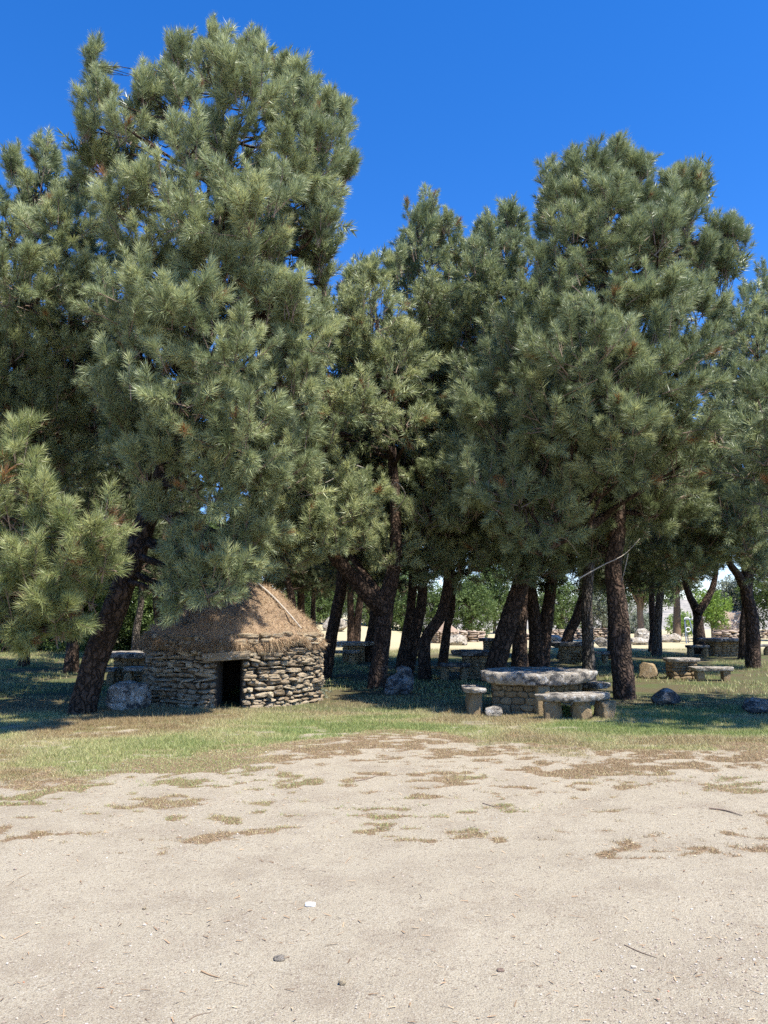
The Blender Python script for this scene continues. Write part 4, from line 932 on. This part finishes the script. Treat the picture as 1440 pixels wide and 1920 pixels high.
def simple_table(name_l, px, D, w, h, seed, label, rz=0.0, matn='granite', benches=(), gr='stone tables of the picnic area', sup='sandstone', thick=0.12, ped=0.5):
    p = onground(px, D); rs = np.random.default_rng(seed)
    root = thing('stone_table', p, label, 'table', gr)
    a = np.linspace(0, 2*pi, 9, endpoint=False)
    s = Geo(); slab(s, [(p[0]+w/2*cos(t)*(1+rs.normal(0, .05)), p[1]+w*0.38*sin(t)*(1+rs.normal(0, .05))) for t in a], p[2]+h-thick, p[2]+h, seed, edge=.04)
    s.build('tabletop', M[matn], root)
    g = Geo(); pw = w*ped/2
    Q = [(p[0]-pw, p[1]-pw*0.8), (p[0]+pw, p[1]-pw*0.8), (p[0]+pw, p[1]+pw*0.8), (p[0]-pw, p[1]+pw*0.8)]
    core_prism(g, [tuple(p[:2]+(np.array(q)-p[:2])*0.97) for q in Q], p[2]-0.05, p[2]+h-thick)
    for k in range(4): masonry_face(g, Q[k], Q[(k+1) % 4], p[2]-0.03, p[2]+h-thick+0.01, rs, th=0.03, sub=2)
    g.build('pedestal', [M[sup], M['mortar']], root)
    for (bx, by, bw, bd, bh, bl) in benches:
        c = (p[0]+bx, p[1]+by)
        bench(bl, [(c[0]-bw/2, c[1]-bd/2), (c[0], c[1]-bd/2-.04), (c[0]+bw/2, c[1]-bd/2+.03), (c[0]+bw/2, c[1]+bd/2), (c[0], c[1]+bd/2+.03), (c[0]-bw/2, c[1]+bd/2)], bh-0.09, bh,
              [(c[0]-bw*.33, c[1], .1, .12, 0), (c[0]+bw*.33, c[1], .1, .12, 0)], seed+9, matn=matn, supm=sup)
    return root
simple_table('', 1268, 19.4, 0.95, 0.50, 41, 'sunlit pale stone table on the right with a flat thin top', thick=0.08, benches=[(0.48, -0.65, 0.95, 0.35, 0.33, 'low bench of pale stones in front of the sunlit right table')], ped=.62)
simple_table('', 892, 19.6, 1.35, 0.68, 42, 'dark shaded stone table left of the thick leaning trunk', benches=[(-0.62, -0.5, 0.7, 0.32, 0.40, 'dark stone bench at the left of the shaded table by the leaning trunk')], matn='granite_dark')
simple_table('', 664, 26.0, 1.35, 0.66, 43, 'shaded stone table under the double stemmed pine, right of the hut', benches=[(-0.45, -0.9, 1.3, 0.35, 0.42, 'shaded stone bench before the table right of the hut')])
simple_table('', 262, 18.6, 1.6, 0.72, 44, 'shaded stone table behind the boulder, left of the hut', benches=[(-0.55, -0.8, 0.8, 0.35, 0.40, 'stone bench left of the shaded table beside the hut'), (0.35, -0.9, 0.6, 0.3, 0.42, 'stone bench against the left wall of the hut')])
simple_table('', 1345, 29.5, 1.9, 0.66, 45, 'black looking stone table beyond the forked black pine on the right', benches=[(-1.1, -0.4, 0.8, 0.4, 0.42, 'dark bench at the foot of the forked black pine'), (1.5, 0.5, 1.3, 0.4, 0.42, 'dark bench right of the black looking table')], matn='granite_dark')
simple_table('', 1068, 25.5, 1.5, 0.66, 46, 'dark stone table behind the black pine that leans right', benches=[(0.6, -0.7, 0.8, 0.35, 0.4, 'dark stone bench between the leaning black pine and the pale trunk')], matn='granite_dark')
simple_table('', 916, 31.0, 0.95, 0.62, 47, 'small dark stone table in the open behind the thick leaning trunk', matn='granite_dark')

def boulder(label, px, py, w, h, seed, matn='granite', box=0.3, tone=.5, dy=None, cat='rock', name='boulder', amp=.2, group='boulders and loose rocks', tilt=(0, 0), rz=0, sub=5, D=None):
    p = gbase(px, py) if D is None else onground(px, D)
    g = Geo(); dy = dy or w*0.8
    p = p+np.array([0, dy/2, 0])
    rock(g, (p[0], p[1], p[2]+h/2-0.08*h), (w/2, dy/2, h/2*1.1), seed, sub=sub, box=box, amp=amp, tone=tone, tilt=tilt, rz=rz, fine=.08, cuts=9)
    return tag(g.build(name, M[matn]), label, cat, group)
boulder('large grey boulder in the shade between the leaning trunk and the hut', 229, 1336, 0.72, 0.48, 101, 'granite', .35)
boulder('tan stone block among weeds against the right side of the hut wall', 516, 1317, 0.30, 0.24, 102, 'drystone', .55, .9)
boulder('left and lower of the two pointed upright rocks at the foot of the forked pine', 738, 1302, 0.34, 0.46, 103, 'granite_dark', .35, tilt=(0, .25), name='standing_rock')
boulder('right and taller of the two pointed upright rocks at the foot of the forked pine', 760, 1300, 0.36, 0.58, 104, 'granite_dark', .4, tilt=(0, -.1), name='standing_rock', tone=.8)
boulder('small squarish stone on the grass before the pedestal of the big table', 928, 1345, 0.27, 0.17, 105, 'granite', .6, tone=.4)
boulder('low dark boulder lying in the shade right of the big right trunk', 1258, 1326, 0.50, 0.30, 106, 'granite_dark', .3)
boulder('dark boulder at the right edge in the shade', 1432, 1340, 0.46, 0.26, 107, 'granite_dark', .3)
boulder('sunlit tilted stone stool left of the pale right table', 1222, 1272, 0.46, 0.40, 108, 'sandstone', .45, tilt=(0, .3), tone=.7)
boulder('roof shaped grey rock between the V shaped pine and the curved one', 787, 1236, 0.6, 0.46, 109, 'granite', .3, D=29)
boulder('pale round boulder high on the dry slope behind the hut', 628, 1170, 1.7, 1.25, 110, 'granite', .2, tone=1, D=52)
boulder('pale low rock in the sun below the ruined block of stones', 858, 1218, 1.1, 0.55, 111, 'granite', .25, D=39, tone=.9)
boulder('grey rock right of the fused black stems', 1040, 1212, 1.0, 0.62, 112, 'granite', .3, D=36)
boulder('dark pointed rock in the sun just right of the pale rough trunk', 1125, 1216, 0.62, 0.48, 113, 'granite_dark', .35, D=37)
boulder('first pale rock of the pile right of the big right trunk', 1203, 1212, 0.9, 0.85, 114, 'granite', .4, D=41, tone=1)
boulder('second flatter rock of the pile right of the big right trunk', 1196, 1216, 0.9, 0.4, 115, 'granite', .35, D=39.5, tone=.8)
boulder('third rock, right end of the pile beside the big right trunk', 1216, 1214, 0.7, 0.35, 119, 'granite', .4, D=40, tone=.7)
boulder('grey rock in the sun right of the pale grey trunk', 1250, 1206, 0.9, 0.55, 116, 'granite', .3, D=43)
boulder('pale rounded rock beside the grey one near the metal frame', 1262, 1206, 0.7, 0.5, 117, 'granite', .3, D=43, tone=1)
boulder('squared stone block left of the pale grey trunk', 1219, 1200, 0.7, 0.6, 118, 'ruin', .7, D=45, tone=.6)

# ruins
def ruin_wall(label, px0, px1, D0, D1, h, seed, th=0.3, dep=0.0, name='ruined_wall', tone=(.6, .25), cw=(.2, .6)):
    A = onground(px0, D0); B = onground(px1, D1); rs = np.random.default_rng(seed)
    root = Geo(); z = min(A[2], B[2])
    nseg = max(1, int(np.linalg.norm(B-A)/1.6))
    for k in range(nseg):
        a = A+(B-A)*k/nseg; b2 = A+(B-A)*(k+1)/nseg
        hh = h*rs.uniform(.8, 1.08)
        masonry_face(root, a[:2], b2[:2], z-0.05, z+hh, rs, th=th, ch=(.09, .2), cw=cw, sub=2, tone=tone)
        if dep: masonry_face(root, a[:2]+[0, dep], b2[:2]+[0, dep], z-0.05, z+hh, rs, th=th, ch=(.09, .2), cw=cw, sub=2, tone=tone)
    if dep:
        for e in (A, B): masonry_face(root, e[:2], e[:2]+[0.25, dep], z-0.05, z+h*.85, rs, th=th, ch=(.09, .2), cw=cw, sub=2, tone=tone)
    return tag(root.build(name, M['ruin']), label, 'wall', 'ruined stone walls')
ruin_wall('block of ruined masonry in the sun below the round green bush', 858, 896, 44, 44, 0.68, 61, dep=1.2)
ruin_wall('long low ruined wall in the sun right of the fused black stems', 1020, 1146, 47, 49, 0.62, 62)
ruin_wall('short sunlit ruined wall left of the fused black stems', 968, 996, 47, 47, 0.5, 65)
ruin_wall('pinkish ruined wall between the silvery tree and the right edge pine', 1346, 1402, 42, 42, 0.7, 63, dep=1.2)
ruin_wall('low stretch of sunlit ruined wall at the right edge', 1418, 1470, 50, 50, 0.5, 64)
boulder('heap of pink rubble behind the pinkish ruined wall', 1383, 1196, 2.6, 2.0, 120, 'ruin', .2, D=45, name='rubble_heap', cat='rubble', amp=.35, group='ruined stone walls')
# small round hut of the ruins
p = onground(833, 42); root = thing('ruined_hut', p, 'small round pinkish stone hut with pointed top, far behind the curved pine', 'hut')
rs = np.random.default_rng(70); g = Geo()
a = np.linspace(0, 2*pi, 13)
for k in range(12):
    masonry_face(g, (p[0]+0.68*cos(a[k]), p[1]+0.68*sin(a[k])), (p[0]+0.68*cos(a[k+1]), p[1]+0.68*sin(a[k+1])), p[2]-.05, p[2]+.62, rs, th=.1, ch=(.06, .12), cw=(.12, .3), sub=2, tone=(.6, .25))
core_prism(g, [(p[0]+.62*cos(t), p[1]+.62*sin(t)) for t in a[:-1]], p[2], p[2]+.6)
g.build('wall', [M['ruin'], M['earth']], root)
g = Geo(); V, F = ICO[4]; V = V.copy(); q = np.hypot(V[:, 0], V[:, 1]); V[:, 2] = np.where(V[:, 2] > 0, 1.0*(1-q**1.1)*1.0, 0.0)
V = V*np.array([.74, .74, .62])*(1+.3*(fbm(V*7, 3, 3)-.5))[:, None]; g.add(V+p+np.array([0, 0, .60]), F, .25); g.build('roof', M['ruin'], root)

# ------------------------------------------------------------------ metal play frame
def frame():
    p = onground(1287, 42); root = thing('metal_frame', p, 'grey tubular metal A frame holding two white rings, in the sun beyond the right table', 'play frame')
    s = 42/FPX; hh = (1215-1172)*s
    x = lambda px: (px-720)*s
    z = lambda py: p[2]+(1216-py)*s
    g = Geo(); tube(g, [(x(1277), 42, z(1172)), (x(1298), 42, z(1172))], [.035, .035], 8, 3); g.build('crossbar', M['steel'], root)
    for (xa, ya, xb) in ((1278, 41.6, 1274), (1279, 42.4, 1289), (1287, 41.6, 1291), (1296, 41.6, 1303), (1296, 42.4, 1300)):
        g = Geo(); tube(g, [(x(xa), 42, z(1172)), (x(xb), ya, z(1216)-0.05)], [.03, .03], 8, 3); g.build('leg', M['steel'], root)
    for c in (1281, 1295):
        a = np.linspace(0, 2*pi, 17); g = Geo()
        tube(g, [(x(c)+.12*cos(t), 41.8, z(1191)+.12*sin(t)) for t in a], [.022]*17, 6, 34); g.build('ring', M['white'], root)
        a = np.linspace(0, pi, 7); g = Geo()
        tube(g, [(x(c)+.13*cos(t), 41.9, z(1172)+.09*sin(t)) for t in a], [.03]*7, 6, 14); g.build('cap', M['white'], root)
frame()

# ------------------------------------------------------------------ grass, litter, pebbles, twigs
def blades(g, P, H, tone, lean=0.5, wd=0.004, rs=None, bend=True):
    n = len(P); a = rs.random(n)*2*pi; l = rs.random(n)*lean
    d = np.column_stack([np.cos(a)*l, np.sin(a)*l, np.ones(n)])
    side = np.column_stack([-np.sin(a), np.cos(a), np.zeros(n)]); b2 = rs.random(n)*2*pi
    side = np.column_stack([np.cos(b2), np.sin(b2), np.zeros(n)])*wd
    t = P+d*H[:, None]
    V = np.stack([P-side, P+side, t], 1).reshape(-1, 3)
    g.add(V, np.arange(len(V)).reshape(-1, 3), np.repeat(tone, 3), 0, False)
def scatter_grass():
    rs = np.random.default_rng(21); g = Geo()
    # turf and the dry tufts on the sand
    n = 1500000
    y = 4.4+(15.5-4.4)*rs.random(n)**0.9; x = (rs.random(n)*2-1)*(0.56*y+0.4)
    gr, tf = patchiness(x, y)
    hut_d = np.hypot(x-HC[0], y-HC[1])
    keep = (rs.random(n) < np.clip((gr-0.25)*1.3, 0, 1)*np.where(tf > .5, 0.85, 0.75)) & (hut_d > HR-0.02)
    keep &= (rs.random(n) < 1-0.85*np.clip((y-12.6+1.5*(fbm(np.column_stack([x*.6, y*.6, x*0]), 90, 3)-.5))/0.8, 0, 1))  # blades thinned so the darkened floor deepens the painted shade
    x, y, gr, tf = x[keep], y[keep], gr[keep], tf[keep]; n = len(x)
    P = np.column_stack([x, y, gz(x, y)-0.003])
    green = fbm(np.column_stack([x*0.55, y*0.9, np.zeros(n)]), 33, 3)
    base = np.where(tf > .5, np.clip((green-0.47)*3.0+0.22, 0.05, 0.85)-np.clip((-x-1.4)*0.16, 0, .38), np.clip((green-0.56)*3.0+0.10, 0, 0.6))
    tone = np.clip(base+rs.normal(0, .17, n), 0, 1)
    H = np.where(tf > .5, rs.uniform(.015, .055, n), rs.uniform(.006, .028, n))
    blades(g, P, H, tone, 1.3, .0030, rs)
    # shaded grove floor: sparse
    n = 90000; y = 15+20*rs.random(n)**0.8; x = (rs.random(n)*2-1)*(0.56*y); keep = fbm(np.column_stack([x*.4, y*.4, x*0]), 12, 3) > .45
    x, y = x[keep], y[keep]; n = len(x)
    blades(g, np.column_stack([x, y, gz(x, y)]), rs.uniform(.03, .10, n), np.clip(rs.normal(.5, .2, n), 0, 1), .9, .007, rs)
    # taller seed stalks
    n = 1500; y = rs.uniform(11.2, 13.6, n); x = (rs.random(n)*2-1)*0.54*y
    hd = np.hypot(x-HC[0], y-HC[1]); keep = hd > HR+.02; x, y = x[keep], y[keep]; n = len(x)
    blades(g, np.column_stack([x, y, gz(x, y)]), rs.uniform(.06, .15, n), np.clip(rs.normal(.25, .15, n), 0, 1), .5, .003, rs)
    tag(g.build('grass', [M['grass']]), 'short green and dry grass along the edge of the pine shade', kind='stuff', cat='grass')
scatter_grass()
def litter():
    rs = np.random.default_rng(23); g = Geo(); n = 60000
    y = 2.0+11*rs.random(n)**1.1; x = (rs.random(n)*2-1)*(0.56*y+.3)
    gr, tf = patchiness(x, y); keep = (rs.random(n) < np.clip(0.045+gr*0.9, 0, 1)) & (tf < .8); x, y = x[keep], y[keep]; n = len(x)
    a = rs.random(n)*2*pi; L = rs.uniform(.004, .022, n)*np.where(rs.random(n) < .06, 2.5, 1); wd = rs.uniform(.0012, .004, n)
    P = np.column_stack([x, y, gz(x, y)+.003]); d = np.column_stack([np.cos(a), np.sin(a), rs.normal(.05, .15, n)]); s = np.column_stack([-np.sin(a), np.cos(a), rs.normal(0, .3, n)])
    V = np.stack([P-d*L[:, None]+s*wd[:, None], P-d*L[:, None]-s*wd[:, None], P+d*L[:, None]-s*wd[:, None]*.5, P+d*L[:, None]+s*wd[:, None]*.5], 1)
    V[:, :, 2] += .003; V = V.reshape(-1, 3)
    g.add(V, np.arange(len(V)).reshape(-1, 4), np.repeat(np.clip(rs.normal(.4, .25, n), 0, 1), 4), 0, False)
    tag(g.build('fallen_needles', [M['litter']]), 'brown fallen needles and bits of bark strewn over the sand', kind='stuff', cat='litter')
litter()
def gravel():
    rs = np.random.default_rng(24); g = Geo(); V0, F0 = ICO[1]; n = 42000
    y = 1.9+8.5*rs.random(n)**1.5; x = (rs.random(n)*2-1)*(0.56*y+.3)
    left = fbm(np.column_stack([x*.8, y*.8, x*0]), 77, 3)
    keep = rs.random(n) < np.clip(.35+(left-.5)*3+np.clip(-x-.3, 0, 1.2)*.4, .1, 1); x, y = x[keep], y[keep]; n = len(x)
    s = 0.0024+0.0050*rs.random(n)**3+np.where(rs.random(n) < .004, rs.uniform(.004, .009, n), 0)
    d = rs.uniform(.7, 1.3, (n, 1, 3))*np.array([1, 1, .65]); jit = 1+rs.normal(0, .13, (n, len(V0), 1))
    V = V0[None]*d*jit*s[:, None, None]+np.column_stack([x, y, gz(x, y)+s*.35])[:, None, :]
    F = F0[None]+np.arange(n)[:, None, None]*len(V0)
    g.add(V.reshape(-1, 3), F.reshape(-1, 3), np.repeat(rs.random(n), len(V0)), 0, False)
    m, nt, b = mat('pebble_stone'); c = ramp(nt, attr(nt, 'tone'), [(0, (.26, .20, .15)), (.3, (.40, .32, .24)), (.9, (.47, .41, .32)), (.985, (.58, .54, .46)), (1, (.45, .2, .1))]); nt.links.new(c, b.inputs['Base Color']); b.inputs['Roughness'].default_value = .9
    tag(g.build('gravel', [m]), 'fine gravel and pebbles scattered over the sandy foreground', kind='stuff', cat='gravel')
gravel()
def stick(label, pts, r, matn='dead', group='twigs lying on the sand'):
    g = Geo(); P = [gbase(*p)+np.array([0, 0, r*.9]) for p in pts]
    tube(g, P, [r]+[r*.8]*(len(P)-2)+[r*.4], 6, 12, rough=.2, seed=2); tag(g.build('twig', M[matn]), label, 'twig', group)
stick('straight thin grey twig near the bottom edge, left of centre', [(356, 1896), (372, 1888), (397, 1883)], .0022, 'twig')
stick('short brown curved twig above the straight one, lower left', [(378, 1812), (392, 1818), (412, 1824)], .004, 'litter')
stick('long thin curved twig on the sand at the lower right', [(1170, 1762), (1200, 1775), (1232, 1786)], .003, 'twig')
stick('thin dark twig on the sand near the middle, below the grass edge', [(668, 1466), (690, 1462), (706, 1456)], .006, 'twig')
stick('thin pale twig among the small dry patches right of centre', [(905, 1505), (930, 1512), (942, 1508)], .005, 'twig')
stick('brown broken branch on the sand near the right edge', [(1330, 1520), (1360, 1524), (1392, 1534)], .008, 'twig')
def chip(label, px, py, w, h, seed, matn, name, cat='stone', box=.4, flat=None, tone=.8):
    p = gbase(px, py); g = Geo(); rock(g, (p[0], p[1], p[2]+h*.4), (w/2, w*.42, h/2), seed, sub=3, box=box, amp=.3, freq=1.3, tone=tone)
    tag(g.build(name, M[matn]), label, cat, 'loose stones on the sand')
chip('bright white flat chip of stone in the foreground, left of centre', 582, 1694, .058, .014, 5, 'white', 'white_chip', box=.75)
chip('pale grey crumbly flake of stone below the white chip', 524, 1791, .055, .016, 9, 'granite', 'stone_flake', box=.6)
chip('small pale upright pebble nearest the bottom edge, right of the grey flake', 642, 1836, .032, .028, 7, 'drystone', 'pebble', tone=1)
chip('small pale pebble on the sand at the left, level with the white chip', 271, 1696, .022, .018, 8, 'drystone', 'pebble', tone=1)
chip('reddish flat piece of brick at the lower right of the foreground', 938, 1812, .035, .01, 10, 'ruin', 'brick_flake', tone=.1)

# weeds against the hut wall and by the bench
def weed(label, px, py, w, h, seed, matn='leaf_grey', D=None):
    p = gbase(px, py) if D is None else onground(px, D); rs = np.random.default_rng(seed)
    root = Geo(); n = int(220*w/.5)
    P = p+np.column_stack([rs.normal(0, w*.28, n), rs.normal(0, .08, n), rs.random(n)*h*.7])
    add_templates(root, P, nrm(rs.normal(size=(n, 3))+[0, 0, 1.2]), TPL_LEAF*0.28, np.clip(rs.normal(.55, .25, n), .08, 1), rs.uniform(.6, 1.2, n))
    q = P.copy(); q[:, 2] = p[2]; twigs(root, q[::4], P[::4], .002)
    tag(root.build('weed', [M[matn], M['twig']]), label, 'plant', 'weeds in the grass')
weed('grey green weed growing beside the tan block at the hut wall', 548, 1312, .55, .22, 1)
weed('small green weed at the right jamb of the hut doorway', 451, 1306, .22, .22, 2, 'leaf')
weed('low weed at the right corner foot of the hut wall', 592, 1308, .3, .2, 3)
weed('dark green weed between the legs of the long curved bench', 1062, 1346, .25, .2, 4, 'leaf')
